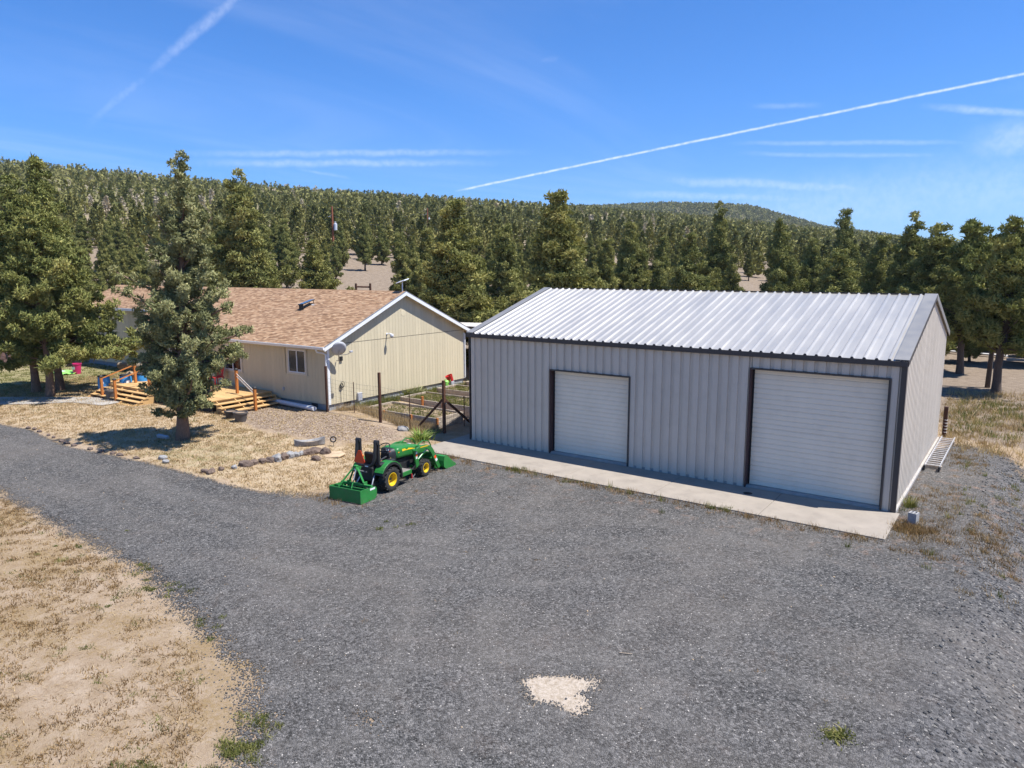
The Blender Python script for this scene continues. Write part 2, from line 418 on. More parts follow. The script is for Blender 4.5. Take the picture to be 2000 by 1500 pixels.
PATCH = [(11.15, -12.3), (11.6, -12.0), (12.05, -11.75), (12.2, -12.05), (12.0, -12.15), (12.35, -12.45), (12.2, -12.65), (11.8, -12.6), (11.6, -12.75), (11.35, -12.5)]
PATCH = [(11.78+(a-11.78)*1.22, -12.27+(b-12.27*-1)*1.32) for a, b in PATCH]
PATCH2 = [(12.62, -10.62), (12.76, -10.6), (12.75, -10.48), (12.63, -10.5)]
def ground_mat():
    m = bpy.data.materials.new('ground'); m.use_nodes = True; t = NT(m.node_tree); b = t.n['Principled BSDF']
    p = t.pos()
    big = t.noise(p, .45, 5, .6); med = t.noise(p, 2.2, 6, .65); fine = t.noise(p, 13, 5, .7); vf = t.noise(p, 55, 3, .7)
    # bare, pale dusty dirt with brown weed litter
    dirt = t.ramp(t.math('ADD', t.math('MULTIPLY', med, .55), t.math('MULTIPLY', fine, .45)), [(.28, (.20, .133, .080)), (.44, (.325, .235, .152)), (.56, (.405, .308, .218)), (.74, (.465, .37, .28))])
    weeds = t.math('MULTIPLY', t.map(t.math('ADD', fine, t.math('MULTIPLY', big, .8)), .86, 1.04), .8)
    dirt = t.mix(weeds, dirt, t.ramp(vf, [(.3, (.17, .11, .045)), (.7, (.36, .25, .12))]))
    lawn = t.ramp(t.math('ADD', t.math('MULTIPLY', fine, .6), t.math('MULTIPLY', vf, .4)), [(.3, (.27, .19, .115)), (.5, (.44, .33, .21)), (.7, (.56, .445, .305))])
    lawn = t.mix(t.map(t.math('ADD', med, t.attr('green')), .62, .95, 0, .8), lawn, t.ramp(vf, [(.3, (.10, .105, .03)), (.7, (.24, .23, .085))]))
    lawn = t.mix(t.map(big, .5, .75, 0, .5), lawn, (.35, .275, .175))
    chips = t.voro(p, 26, 'Color')
    sepc = t.new('ShaderNodeSeparateColor'); t.put(sepc.inputs[0], chips)
    mulch = t.ramp(sepc.outputs[0], [(0, (.10, .066, .045)), (.45, (.235, .17, .12)), (.8, (.33, .25, .18)), (1, (.48, .39, .31))])
    mulch = t.mix(t.map(med, .45, .7, 0, .4), mulch, (.33, .25, .165))
    forest = t.ramp(t.math('ADD', t.math('MULTIPLY', med, .5), t.math('MULTIPLY', fine, .5)), [(.3, (.11, .08, .052)), (.5, (.235, .18, .13)), (.7, (.34, .275, .205))])
    hill = t.ramp(t.noise(p, .05, 6, .65), [(.35, (.15, .13, .075)), (.65, (.29, .24, .16))])
    pn = t.math('MULTIPLY', t.math('SUBTRACT', t.noise(p, 1.6, 5, .7), .5), 1.1)
    def zone(name, a, b_): return t.map(t.math('ADD', t.attr(name), pn), a, b_, 0, 1, True)
    c = dirt
    c = t.mix(zone('forest', .4, .6), c, forest)
    c = t.mix(t.map(t.attr('hill'), 0, 1), c, hill)
    c = t.mix(zone('lawn', .38, .62), c, lawn)
    c = t.mix(zone('mulch', .34, .72), c, mulch)
    c = t.mix(t.map(t.attr('cream'), .1, .6), c, t.ramp(fine, [(.3, (.30, .23, .16)), (.5, (.47, .385, .295)), (.7, (.58, .49, .40))]))
    t.put(b.inputs['Base Color'], c); b.inputs['Roughness'].default_value = 1; b.inputs['Specular IOR Level'].default_value = .1
    hgt = t.math('ADD', t.math('MULTIPLY', fine, .6), t.math('MULTIPLY', vf, .5))
    t.put(b.inputs['Normal'], t.bump(hgt, .9, .06))
    return m
M['ground'] = ground_mat()

def build_ground():
    az = np.concatenate([np.arange(-60, 60, .42), np.arange(60, 300, 5.)])
    az = np.radians(az)
    rr = np.concatenate([[.01], np.geomspace(2.0, 2600, 400)])
    base = math.atan2(AF[0], AF[1])
    A, RR = np.meshgrid(az+base, rr)
    X = CAM_C[0]+RR*np.sin(A); Y = CAM_C[1]+RR*np.cos(A)
    Z = terrain(X, Y)
    na, nr = len(az), len(rr)
    v = np.stack([X.ravel(), Y.ravel(), Z.ravel()], 1)
    i = np.arange(nr-1)[:, None]*na; j = np.arange(na)[None, :]; j2 = (j+1) % na
    q = np.stack([(i+j).ravel(), (i+na+j).ravel(), (i+na+j2).ravel(), (i+j2).ravel()], 1)[:, ::-1]
    o = np_mesh('ground', v, None, M['ground'], quads=q)
    o.data.polygons.foreach_set('use_smooth', np.ones(len(q), bool))
    x, y = v[:, 0], v[:, 1]
    def put(name, val):
        a = o.data.attributes.new(name, 'FLOAT', 'POINT'); a.data.foreach_set('value', np.ascontiguousarray(val, np.float32))
    dl = poly_dist(x, y, LAWN); dm = poly_dist(x, y, MULCH); dg = poly_dist(x, y, GARDEN)
    put('lawn', np.clip(.5+dl/1.2, 0, 1))
    put('mulch', np.clip(.5+dm/1.2, 0, 1))
    gr = .35*np.exp(-((x+31)**2+(y+2.5)**2)/30)+.4*np.exp(-((x+1.7)**2+(y+2.2)**2)/1.5)+.25*np.exp(-((x+6)**2+(y+7.5)**2)/8)+.25*np.exp(-((x+26)**2+(y+3)**2)/40)
    put('green', gr)
    d = np.hypot(x-CAM_C[0], y-CAM_C[1])
    fo = np.maximum(ss(11, 17, y), ss(-38, -42, x))
    fo = np.maximum(fo, np.where((y > 9) & (x > 15), ss(9, 13, y), 0))
    put('cream', np.clip(.5+np.maximum(poly_dist(x, y, PATCH), poly_dist(x, y, PATCH2))/.4, 0, 1))
    put('forest', fo); put('hill', ss(140, 260, d))
    struct(o); o['label'] = 'dry dusty ground around the house, rising into the wooded hillside'
    return o
build_ground()

def gravel_mat(edge=True):
    m = bpy.data.materials.new('gravel'); m.use_nodes = True; t = NT(m.node_tree); b = t.n['Principled BSDF']; out = t.n['Material Output']
    p = t.pos()
    coarse = t.attr('coarse')
    vc = t.new('ShaderNodeSeparateColor'); t.put(vc.inputs[0], t.voro(p, 48, 'Color'))
    vd = t.voro(p, 48, 'Distance')
    v2 = t.new('ShaderNodeSeparateColor'); t.put(v2.inputs[0], t.voro(p, 20, 'Color'))
    v2d = t.voro(p, 20, 'Distance')
    f1 = t.math('ADD', t.math('MULTIPLY', vc.outputs[0], .62), t.math('MULTIPLY', v2.outputs[1], .38))
    c = t.ramp(f1, [(.10, (.012, .012, .011)), (.35, (.060, .057, .053)), (.6, (.122, .115, .107)), (.82, (.215, .20, .185)), (1, (.34, .31, .28))])
    c2 = t.ramp(v2.outputs[0], [(.0, (.026, .026, .028)), (.5, (.092, .091, .093)), (.9, (.19, .18, .175)), (1, (.30, .28, .25))])
    c = t.mix(t.map(coarse, .1, .9, 0, .75), c, c2)
    med = t.noise(p, 1.1, 6, .65); big = t.noise(p, .22, 4, .6)
    # worked-in dust, tracks and rusty litter: stains with a shape of their own
    c = t.mix(t.map(big, .40, .66, 0, .62), c, t.mix(.5, c, (.21, .18, .15)))
    c = t.mix(t.map(med, .40, .62, .0, .34), c, t.mix(1., c, (.66, .66, .66), 'MULTIPLY'))
    mp = t.new('ShaderNodeMapping'); t.put(mp.inputs[0], p); mp.inputs['Rotation'].default_value = (0, 0, R(25)); mp.inputs['Scale'].default_value = (.16, 1.1, 1)
    trk = t.noise(mp.outputs[0], 1.0, 3, .5)
    c = t.mix(t.map(trk, .5, .68, 0, .38), c, t.mix(.55, c, (.18, .165, .15)))
    rust = t.math('MULTIPLY', t.map(t.noise(p, 2.1, 5, .7), .54, .70), t.attr('litter'))
    c = t.mix(t.math('MULTIPLY', rust, .75), c, t.ramp(t.noise(p, 40, 3), [(.35, (.16, .10, .065)), (.65, (.38, .24, .16))]))
    c = t.mix(t.math('MULTIPLY', t.attr('track'), t.map(t.noise(p, 3.0, 4, .6), .3, .7, .1, .55)), c, t.mix(.5, c, (.215, .195, .172)))
    pale = t.map(vc.outputs[2], .994, .997)
    c = t.mix(pale, c, (.52, .47, .41))
    t.put(b.inputs['Base Color'], c); b.inputs['Roughness'].default_value = .95; b.inputs['Specular IOR Level'].default_value = .2
    hgt = t.math('SUBTRACT', t.math('MULTIPLY', t.noise(p, 30, 2), .5), t.math('ADD', vd, t.math('MULTIPLY', v2d, .6)))
    t.put(b.inputs['Normal'], t.bump(hgt, .85, .03))
    # the spread thins out at its border, where single stones lie on the dirt
    e = t.attr('edge')
    brk = t.math('ADD', t.math('MULTIPLY', t.math('SUBTRACT', t.noise(p, 1.3, 6, .7), .5), 1.5), t.math('MULTIPLY', t.math('SUBTRACT', vc.outputs[1], .5), .75))
    k = t.math('GREATER_THAN', t.math('ADD', e, brk), .42)
    tr = t.new('ShaderNodeBsdfTransparent'); mx = t.new('ShaderNodeMixShader')
    t.put(mx.inputs[0], k); t.l.new(tr.outputs[0], mx.inputs[1]); t.l.new(b.outputs[0], mx.inputs[2]); t.l.new(mx.outputs[0], out.inputs[0])
    return m
M['gravel'] = gravel_mat()
def build_drive():
    st = .22
    xs = np.arange(-46, 21, st); ys = np.arange(-30, 10.6, st)
    X, Y = np.meshgrid(xs, ys); D = poly_dist(X, Y, DRIVE)
    Z = terrain(X, Y)+.012
    keep = D > -.7
    cell = keep[:-1, :-1] & keep[1:, :-1] & keep[:-1, 1:] & keep[1:, 1:]
    nx = len(xs); ii, jj = np.nonzero(cell); a = ii*nx+jj
    q = np.stack([a, a+1, a+1+nx, a+nx], 1)
    used = np.unique(q); remap = np.full(X.size, -1); remap[used] = np.arange(len(used)); q = remap[q]
    v = np.stack([X.ravel()[used], Y.ravel()[used], Z.ravel()[used]], 1)
    o = np_mesh('gravel_driveway', v, None, M['gravel'], quads=q)
    o.data.polygons.foreach_set('use_smooth', np.ones(len(q), bool))
    x, y = v[:, 0], v[:, 1]; d = poly_dist(x, y, DRIVE)
    soft = np.where((x < 9.6) & (y < -12.4), .9, np.where(x > 15, 1.2, .3))
    soft = np.where((x > -1) & (x < 1.2) & (y > -9) & (y < -2), .9, soft)
    e = .5+d/soft
    pd = np.maximum(poly_dist(x, y, PATCH), -9)
    e = np.minimum(e, .52-pd/.24); e = np.minimum(e, .45-poly_dist(x, y, PATCH2)/.05*.6)
    for (cx, cy, r_) in [(9.8, -14.6, .3), (2.6, -8.9, .35), (10.5, -10.2, .14), (8.5, -8.2, .12)]:
        e = np.minimum(e, 1.0-.55*np.exp(-((x-cx)**2+(y-cy)**2)/r_**2))
    inside = (x > 14.6) & (y > -3)
    e = np.minimum(e, np.where(inside & (y < 3), .75+0*e, 9))
    def put(name, val):
        at_ = o.data.attributes.new(name, 'FLOAT', 'POINT'); at_.data.foreach_set('value', np.ascontiguousarray(np.clip(val, -2, 1.6), np.float32))
    put('edge', e)
    def lane(pts, off):
        n_ = len(pts); seg = []
        P_ = np.array(pts); T_ = np.gradient(P_, axis=0); T_ /= np.linalg.norm(T_, axis=1)[:, None]; Q = P_+np.stack([-T_[:, 1], T_[:, 0]], 1)*off
        b_ = np.full(x.shape, 1e9)
        for k in range(n_-1):
            ax, ay = Q[k]; ex, ey = Q[k+1]-Q[k]; tt = np.clip(((x-ax)*ex+(y-ay)*ey)/(ex*ex+ey*ey), 0, 1); b_ = np.minimum(b_, np.hypot(x-ax-tt*ex, y-ay-tt*ey))
        return np.exp(-(b_/.20)**2)
    def arc(cx, cy, r_, a0, a1): return [(cx+r_*math.cos(R(a)), cy+r_*math.sin(R(a))) for a in np.linspace(a0, a1, 18)]
    tk = np.zeros_like(x)
    for c_ in ([(-30, -12.5), (-10, -11.2), (-4, -11.0)]+arc(-2, -1.2, 9.8, -80, -20)[::1], [(-10, -11.6), (-3, -11.5)]+arc(0.5, 2.0, 13.5, -85, -25), arc(17, -20, 9.5, 95, 190), arc(12.4, -16, 11, 60, 118), [(12.5, -3), (12.6, -8), (12.0, -13), (11.6, -22)], [(5.2, -3), (5.5, -6), (8.0, -10.5), (10.5, -14), (12, -22)]):
        for off in (-.78, .78): tk = np.maximum(tk, lane(c_, off))
    put('track', tk)
    put('coarse', ss(16.0, 17.6, x+.12*(y+6)*(y < -6)*-1)+.2)
    put('litter', np.clip(np.exp(-((y+2.6)/1.1)**2)*(x < 15.5)+.9*np.exp(-((x-1.6)**2+(y+6.5)**2)/5)+.8*((x > 14.5) & (y > -3.5) & (y < 6))+.10, 0, 1))
    struct(o); o['label'] = 'crushed grey gravel driveway and yard'
build_drive()

# concrete apron in front of the metal building
SW, SD, SH, SR = 14.677, 10.548, 4.113, 1.529
ap = struct(thing('concrete_apron', 'pale concrete apron along the front of the metal building', 'apron'))
del ap['category']
xj = [-.62, 2.55, 5.6, 8.65, 11.75, 14.83]
for a, b_ in zip(xj[:-1], xj[1:]):
    MB().bb(a+.006, b_-.006, -2.33, -.02, -.25, .045).build('slab', M['concrete'], ap, bevel=.008)
MB().bb(-.62, -.03, -.008, 1.5, -.25, .044).build('slab', M['concrete'], ap, bevel=.008)
for (a, b_) in ((3.60, 6.77), (10.6, 14.40)):
    MB().bb(a, b_, -.018, .3, -.2, .075).build('door_sill', M['curb'], ap, bevel=.01)
MB().lathe([(0, .049), (.13, .049), (.13, .04)], 14, (10.93, -.62, 0)).build('drain_cover', M['rubber'], ap)
# garden path of old concrete at the left
pv = MB()
pts = [(-17.0, -4.75, -5.75), (-19, -4.6, -6.1), (-21, -5.9, -7.5), (-24, -7.4, -8.9), (-29, -9.0, -10.4), (-42, -12.3, -13.6)]
cr = random.Random(3)
for k in range(len(pts)-1):
    for s_ in range(6):
        u0, u1 = s_/6, (s_+1)/6
        L = lambda i, u: pts[k][i]*(1-u)+pts[k+1][i]*u
        q = [(L(0, u), L(i, u)) for u, i in ((u0, 1), (u1, 1), (u1, 2), (u0, 2))]
        top = [(x, y, hz(x, y)+.03) for x, y in q]; bot = [(x, y, hz(x, y)-.1) for x, y in q]
        pv.add(top+bot, [(0, 1, 2, 3), (0, 4, 5, 1), (2, 6, 7, 3)])
struct(pv.build('garden_path', M['path_concrete']))['label'] = 'weathered pale concrete path leading to the deck steps'

# ------------------------------------------------------------------ metal building
sh = thing('metal_building', 'large grey metal workshop with ribbed white roof and two roll-up doors', 'workshop')
RP, RB0 = .3048, .271
def rib_profile(a, b, depth=.032):
    """(position, offset) across a ribbed sheet between a and b; ribs sit on the 1 ft grid"""
    out = [(a, 0.)]
    k = math.ceil((a-RB0-.07)/RP)
    while RB0+k*RP-.07 < b:
        c = RB0+k*RP
        for dx, o in (((-.058, 0), (-.018, depth), (.018, depth), (.058, 0)) if depth > 0 else ((-.058, 0), (-.046, depth), (.046, depth), (.058, 0))):
            if a < c+dx < b: out.append((c+dx, o))
        for dx in (.105, .195) if depth < .034 else ():  # the low stiffening beads between the ribs
            for e, o in ((-.018, 0), (0, .005), (.018, 0)):
                if a < c+dx+e < b: out.append((c+dx+e, o))
        k += 1
    out.append((b, 0.)); return sorted(out)
def sheet(prof, P0, P1, name, mt, parent):
    m = MB(); v = []
    for s_, o in prof: v.append(P0(s_, o)); v.append(P1(s_, o))
    n = len(prof); f = [(2*i, 2*i+2, 2*i+3, 2*i+1) for i in range(n-1)]
    m.add(v, f); o = m.build(name, mt, parent); return o
D1 = (3.649, 6.721, 3.056); D2 = (10.648, 14.351, 3.657)
cuts = [0.06]+[RB0+RP*.5+RP*3*k for k in range(0, 16) if .5 < RB0+RP*.5+RP*3*k < SW-.3]+[SW-.06]
def front_pieces(a, b):
    pcs = [(a, b, .03, SH)]
    for d0, d1, dh in (D1, D2):
        res = []
        for p in pcs:
            if p[1] <= d0 or p[0] >= d1: res.append(p); continue
            if p[0] < d0: res.append((p[0], d0, p[2], p[3]))
            if p[1] > d1: res.append((d1, p[1], p[2], p[3]))
            res.append((max(p[0], d0), min(p[1], d1), dh, p[3]))
        pcs = res
    return [p for p in pcs if p[1]-p[0] > .02]
for a, b_ in zip(cuts[:-1], cuts[1:]):
    for (x0, x1, z0, z1) in front_pieces(a, b_):
        sheet(rib_profile(x0, x1, -.046), lambda s_, o: (s_, -o, z0), lambda s_, o: (s_, -o, z1), 'wall_panel', M['wall_metal'], sh)
# side walls with the gable, back wall
def gz(y): return SH+SR*2/SD*min(y, SD-y)
ycuts = [0.06]+[RB0+RP*.5+RP*3*k for k in range(0, 12) if .5 < RB0+RP*.5+RP*3*k < SD-.3]+[SD-.06]
for a, b_ in zip(ycuts[:-1], ycuts[1:]):
    pr = rib_profile(a, b_, -.038)
    if a < SD/2 < b_: pr = sorted(pr+[(SD/2, 0.)])
    sheet(pr, lambda s_, o: (SW+o, s_, .03), lambda s_, o: (SW+o, s_, gz(s_)), 'side_panel', M['wall_metal'], sh)
    sheet(pr, lambda s_, o: (-o, s_, .03), lambda s_, o: (-o, s_, gz(s_)), 'side_panel', M['wall_metal'], sh)
MB().bb(.05, SW-.05, SD-.02, SD, .03, SH).build('back_wall', M['wall_metal'], sh)
MB().bb(-.035, SW+.06, .02, SD+.05, -.3, .10).build('footing', M['curb'], sh, bevel=.01)
# roof: ribbed sheets on both slopes
rs = SR*2/SD; OE = .07
cosr = 1/math.sqrt(1+rs*rs)
for a, b_ in zip(cuts[:-1], cuts[1:]):
    a2 = -.05 if a == cuts[0] else a; b2 = SW+.05 if b_ == cuts[-1] else b_
    zf = lambda y, o: SH+.06+rs*y+o/cosr
    sheet(rib_profile(a2, b2, .042), lambda s_, o: (s_, -OE, zf(-OE, o)), lambda s_, o: (s_, SD/2, zf(SD/2, o)), 'roof_panel', M['roof_metal'], sh)
    sheet(rib_profile(a2, b2, .042), lambda s_, o: (s_, SD+OE, zf(-OE, o)), lambda s_, o: (s_, SD/2+.002, zf(SD/2, o)), 'roof_panel', M['roof_metal'], sh)
m = MB().prism([(0, .005), (SD, .005), (SD/2, SR+.0)], .08, SW-.08, 'x'); m.v = [(x, y, z+SH) for x, y, z in m.v]
m.build('roof_frame', M['trim_dark'], sh)
# trims
MB().bb(-.06, SW+.06, -.115, -.062, SH-.10, SH+.045).build('eave_trim', M['trim_dark'], sh, bevel=.006)
MB().bb(-.06, SW+.06, SD+.062, SD+.115, SH-.10, SH+.045).build('eave_trim', M['trim_dark'], sh, bevel=.006)
rc0 = MB().prism([(-.045, SH+.05), (-.022, SH+.09), (.022, SH+.09), (.045, SH+.05)], -.108, -.071, 'y').build('rib_closure', M['trim_dark'], sh)
rc0.location.x = RB0
k = 1
while RB0+k*RP < SW:
    o = rc0.copy(); COL.objects.link(o); o.location.x = RB0+k*RP; k += 1
for x in (-.04, SW+.04):
    for y in (-.015, SD+.015):
        sx = 1 if x > 0 else -1; sy = 1 if y > 1 else -1
        MB().bb(x-.05*(sx > 0)-.0, x+.05*(sx < 0), y-.14*(sy > 0), y+.14*(sy < 0), .02, SH-.1).build('corner_trim', M['trim_dark'], sh) if sx < 0 else None
c1 = MB(); c1.prism([(SW-.085, -.05), (SW+.05, -.05), (SW+.05, .06), (SW+.037, .06), (SW+.037, -.037), (SW-.085, -.037)], .02, SH-.02, 'z'); c1.build('corner_trim', M['trim_dark'], sh)
for (y0, y1) in ((-.10, SD/2), (SD+.10, SD/2)):
    for x0, x1 in ((SW-.27, SW+.085), (-.085, .22)):
        mm = MB(); z0 = SH+.06+rs*(-.10)+.047; z1 = SH+.06+rs*SD/2+.047; th = .012
        mm.add([(x0, y0, z0), (x1, y0, z0), (x1, y1, z1), (x0, y1, z1), (x0, y0, z0+th), (x1, y0, z0+th), (x1, y1, z1+th), (x0, y1, z1+th)],
               [(0, 1, 2, 3), (4, 5, 6, 7), (0, 1, 5, 4), (1, 2, 6, 5), (2, 3, 7, 6), (3, 0, 4, 7)])
        mm.build('rake_trim', M['gable_trim'], sh)
        xa, xb = (SW+.060, SW+.084) if x0 > 1 else (-.084, -.060)
        f = MB(); f.add([(xa, y0, z0-.16), (xb, y0, z0-.16), (xb, y1, z1-.16), (xa, y1, z1-.16), (xa, y0, z0-.002), (xb, y0, z0-.002), (xb, y1, z1-.002), (xa, y1, z1-.002)],
                        [(0, 1, 2, 3), (4, 5, 6, 7), (0, 1, 5, 4), (1, 2, 6, 5), (2, 3, 7, 6), (3, 0, 4, 7)])
        f.build('rake_fascia', M['trim_dark'] if y0 < 1 else M['gable_trim'], sh)
MB().prism([(SD/2+.012, SH+SR+.10), (SD/2+.25, SH+SR+.045), (SD/2+.25, SH+SR+.055), (SD/2+.012, SH+SR+.112)], .24, SW-.29, 'x').build('ridge_cap', M['trim_dark'], sh)
# roll-up doors
def sectional_door(d0, d1, dh, nsec, label):
    dr = MB().bb(d0, d1, .30, .36, .08, dh+.05).build('roll_up_door', M['door_white'], sh, label=label)
    hsec = (dh-.10)/nsec
    for i in range(nsec):
        z0 = .10+i*hsec; n = 4; pr = [(z0+.001, .010)]
        for g in range(n):
            a = z0+hsec*g/n; b = z0+hsec*(g+1)/n
            pr += [(a+.012, 0.), (b-.030, 0.), (b-.026, .014), (b-.012, .014)]
        pr.append((z0+hsec-.001, .010))
        mm = MB(); v = []
        for z, o in pr: v += [(d0+.06, .19+o, z), (d1-.06, .19+o, z)]
        f = [(2*q, 2*q+1, 2*q+3, 2*q+2) for q in range(len(pr)-1)]
        mm.add(v, f); mm.build('door_section', M['door_white'], dr)
    MB().bb(d0+.05, d1-.05, .18, .24, .06, .10).build('bottom_seal', M['rubber'], dr)
    for x in (d0+.045, d1-.045):
        MB().bb(x-.02, x+.02, .17, .26, .08, dh-.02).build('track_seal', M['rubber'], dr)
    # jambs and header of the opening
    MB().bb(d0-.02, d0+.02, -.045, .28, .03, dh+.02).build('jamb', M['trim_maroon'], sh)
    MB().bb(d1-.02, d1+.025, -.045, .28, .03, dh+.02).build('jamb', M['trim_dark'], sh)
    MB().bb(d0+.021, d1-.021, -.045, .28, dh-.025, dh+.025).build('header', M['trim_dark'], sh)
sectional_door(*D1, 5, 'smaller white sectional roll-up door')
sectional_door(*D2, 6, 'taller white sectional roll-up door near the corner')
# ------------------------------------------------------------------ house
HYAW = .018; HO = np.array([-7.464, -.606, 0.0])
HU = np.array([math.cos(HYAW), math.sin(HYAW), 0]); HV = np.array([-math.sin(HYAW), math.cos(HYAW), 0])
def hw(x, y, z=0): p = HO+HU*x+HV*y; return (float(p[0]), float(p[1]), float(z))
hs = thing('house', 'cream sided single-storey house with tan shingle roof and white eaves', 'house', tuple(HO), HYAW)
ZS, ZE, ZR, HD, OV, OEV = .706, 3.264, 5.479, 9.557, .28, .33
HSL = (ZR-ZE)/(HD/2+OEV)
def roof_z(y): return ZE+HSL*(min(y, HD-y)+OEV)
def shingle_mat():
    m = bpy.data.materials.new('shingle'); m.use_nodes = True; t = NT(m.node_tree); b = t.n['Principled BSDF']
    p = t.obj()
    c = t.ramp(t.attr('tint'), [(0, (.235, .14, .08)), (.4, (.345, .212, .122)), (.75, (.41, .262, .155)), (1, (.47, .32, .20))])
    c = t.mix(t.map(t.noise(p, 70, 2, .6), .35, .65, 0, .35), c, (.22, .12, .075))
    c = t.mix(t.map(t.noise(p, .6, 4, .6), .45, .7, 0, .22), c, (.30, .20, .14))
    t.put(b.inputs['Base Color'], c); b.inputs['Roughness'].default_value = .95; b.inputs['Specular IOR Level'].default_value = .15
    t.put(b.inputs['Normal'], t.bump(t.noise(p, 150, 2), .4, .01))
    return m
M['shingle'] = shingle_mat()
core = MB()
core.prism([(-14.6, .02), (-.02, .02), (-.02, HD-.02), (-26.2, HD-.02), (-26.2, 2.22), (-17.2, 2.22)], ZS, ZE-.12, 'z')
core.prism([(.03, ZE-.12), (HD-.03, ZE-.12), (HD/2, roof_z(HD/2)-.16)], -14.5, -.022, 'x')
core.prism([(2.25, ZE-.12), (HD-.03, ZE-.12), (HD/2, roof_z(HD/2)-.16), (2.25, roof_z(2.25)-.16)], -26.1, -14.5, 'x')
core.build('wall', M['siding'], hs)  # solid inner box behind the siding boards, added to block light
fd = MB().prism([(-14.55, .05), (-.05, .05), (-.05, HD-.05), (-26.1, HD-.05), (-26.1, 2.3), (-17.2, 2.3)], -.3, ZS+.002, 'z').build('foundation', M['foundation'], hs)
for x in (-1.0, -5.5): MB().bb(x-.2, x+.2, .035, .06, .48, .64).build('vent', M['trim_dark'], fd)
for y in (1.1, 3.2, 6.2): MB().bb(-.06, -.035, y-.2, y+.2, .48, .66).build('vent', M['trim_dark'], fd)
BW = .2032
bi = 0
def board_x(x0, x1, y, z0, z1, nm='siding_board'):
    MB().bb(x0+.004, x1-.004, y-.016, y+.002, z0, z1).build(nm, M['siding'], hs, tint=rnd.random())
WIN1 = (-2.68, -1.35, 1.86, 3.06); WIN2 = (-7.55, -6.05, 1.62, 3.0); WIN3 = (-12.4, -11.0, 1.7, 2.95); DOOR = (-9.9, -8.95, ZS, 2.9)
x = -14.6
while x < -.11:
    x1 = min(x+BW, -.10); pcs = [(ZS-.03, ZE-.10)]
    for (a, b_, c, d) in (WIN1, WIN2, WIN3, DOOR):
        if x1 > a+.01 and x < b_-.01: pcs = [q for q in ((ZS-.03, c), (d, ZE-.10)) if q[1]-q[0] > .05]
    for z0, z1 in pcs: board_x(x, x1, 0, z0, z1)
    x += BW
# angled entry wall and wing wall
nA = 17
for k in range(nA):
    a, b_ = (k+.03)/nA, (k+.97)/nA
    f = lambda u: (-14.6-2.6*u, 2.2*u)
    (xa, ya), (xb, yb) = f(a), f(b_)
    MB().beam((xa+.0, ya-.02, (ZS+3.15)/2), (xb, yb-.02, (ZS+3.15)/2), .018, 3.15-ZS+.05).build('siding_board', M['siding'], hs, tint=rnd.random())
x = -26.2
while x < -17.25:
    board_x(x, min(x+BW, -17.2), 2.2, ZS-.03, 4.2); x += BW
y = .0
while y < HD-.02:
    y1 = min(y+BW, HD); nm = 'siding_board'
    lo = MB().bb(-.002, .016, y+.004, y1-.004, ZS-.03, 3.30); lo.build(nm, M['siding'], hs, tint=rnd.random())
    ya, yb = y+.004, y1-.004; za, zb = roof_z(ya)-.12, roof_z(yb)-.12
    pts = [(ya, 3.325), (yb, 3.325), (yb, zb), (ya, za)]
    if ya < HD/2 < yb: pts = [(ya, 3.325), (yb, 3.325), (yb, zb), (HD/2, roof_z(HD/2)-.12), (ya, za)]
    if min(za, zb) > 3.34: MB().prism(pts, -.002, .015, 'x').build(nm, M['siding'], hs, tint=rnd.random())
    y += BW
MB().bb(.0, .012, .02, HD-.02, 3.302, 3.323).build('flashing', M['trim_dark'], hs)
MB().lathe([(0, .022), (.14, .022), (.16, .018), (.16, 0), (.135, 0)], 20, (0, 0, 0), 'x').build('round_vent', M['siding'], hs).location = (0, HD/2+.05, 4.45)
# corner boards, downspouts, gutter, fascia
MB().bb(-.10, .022, -.024, -.002, ZS-.03, ZE-.11).build('corner_board', M['trim_cream'], hs)
MB().bb(.0175, .030, -.024, .10, ZS-.03, ZE-.11).build('corner_board', M['white_paint'], hs)
MB().bb(.0175, .030, HD-.10, HD+.02, ZS-.03, ZE-.11).build('corner_board', M['white_paint'], hs)
MB().tube([(-.25, -.40, ZE-.12), (-.25, -.33, ZE-.25), (-.10, -.14, ZE-.30), (.0, -.075, ZE-.36), (.0, -.075, .55), (.05, -.14, .42)], .042, 8).build('downspout', M['white_paint'], hs, smooth=True)
MB().tube([(.07, HD-.04, ZE-.15), (.07, HD-.04, .75)], .04, 8).build('downspout', M['white_paint'], hs, smooth=True)
g = MB().prism([(-.335, ZE-.13), (-.335, ZE+.005), (-.345, ZE+.005), (-.36, ZE-.01), (-.46, ZE-.01), (-.47, ZE+.005), (-.48, ZE-.01), (-.455, ZE-.11), (-.42, ZE-.13)], -14.95, OV+.02, 'x')
g.build('gutter', M['white_paint'], hs)
def rake(x0, x1, ya, yb, dz0, dz1, nm, mt):
    m = MB(); za, zb = roof_z(ya) if ya > -.5 else ZE, roof_z(yb)
    za = ZE+HSL*((ya if ya < HD/2+.01 else HD-ya)+OEV); zb = ZE+HSL*((yb if yb < HD/2+.01 else HD-yb)+OEV)
    v = [(x_, y_, z_+d) for x_ in (x0, x1) for (y_, z_) in ((ya, za), (yb, zb)) for d in (dz0, dz1)]
    m.add(v, [(0, 1, 3, 2), (4, 6, 7, 5), (0, 4, 5, 1), (2, 3, 7, 6), (0, 2, 6, 4), (1, 5, 7, 3)]); return m.build(nm, mt, hs)
for ya, yb in ((-OEV-.05, HD/2), (HD+OEV+.05, HD/2)):
    rake(OV-.005, OV+.025, ya, yb, -.17, .012, 'rake_board', M['white_paint'])
    rake(OV-.02, OV+.035, ya, yb, .0125, .034, 'drip_edge', M['gable_trim'])
    rake(.02, OV-.006, ya, yb, -.135, -.115, 'soffit', M['soffit'])
rk = MB(); 
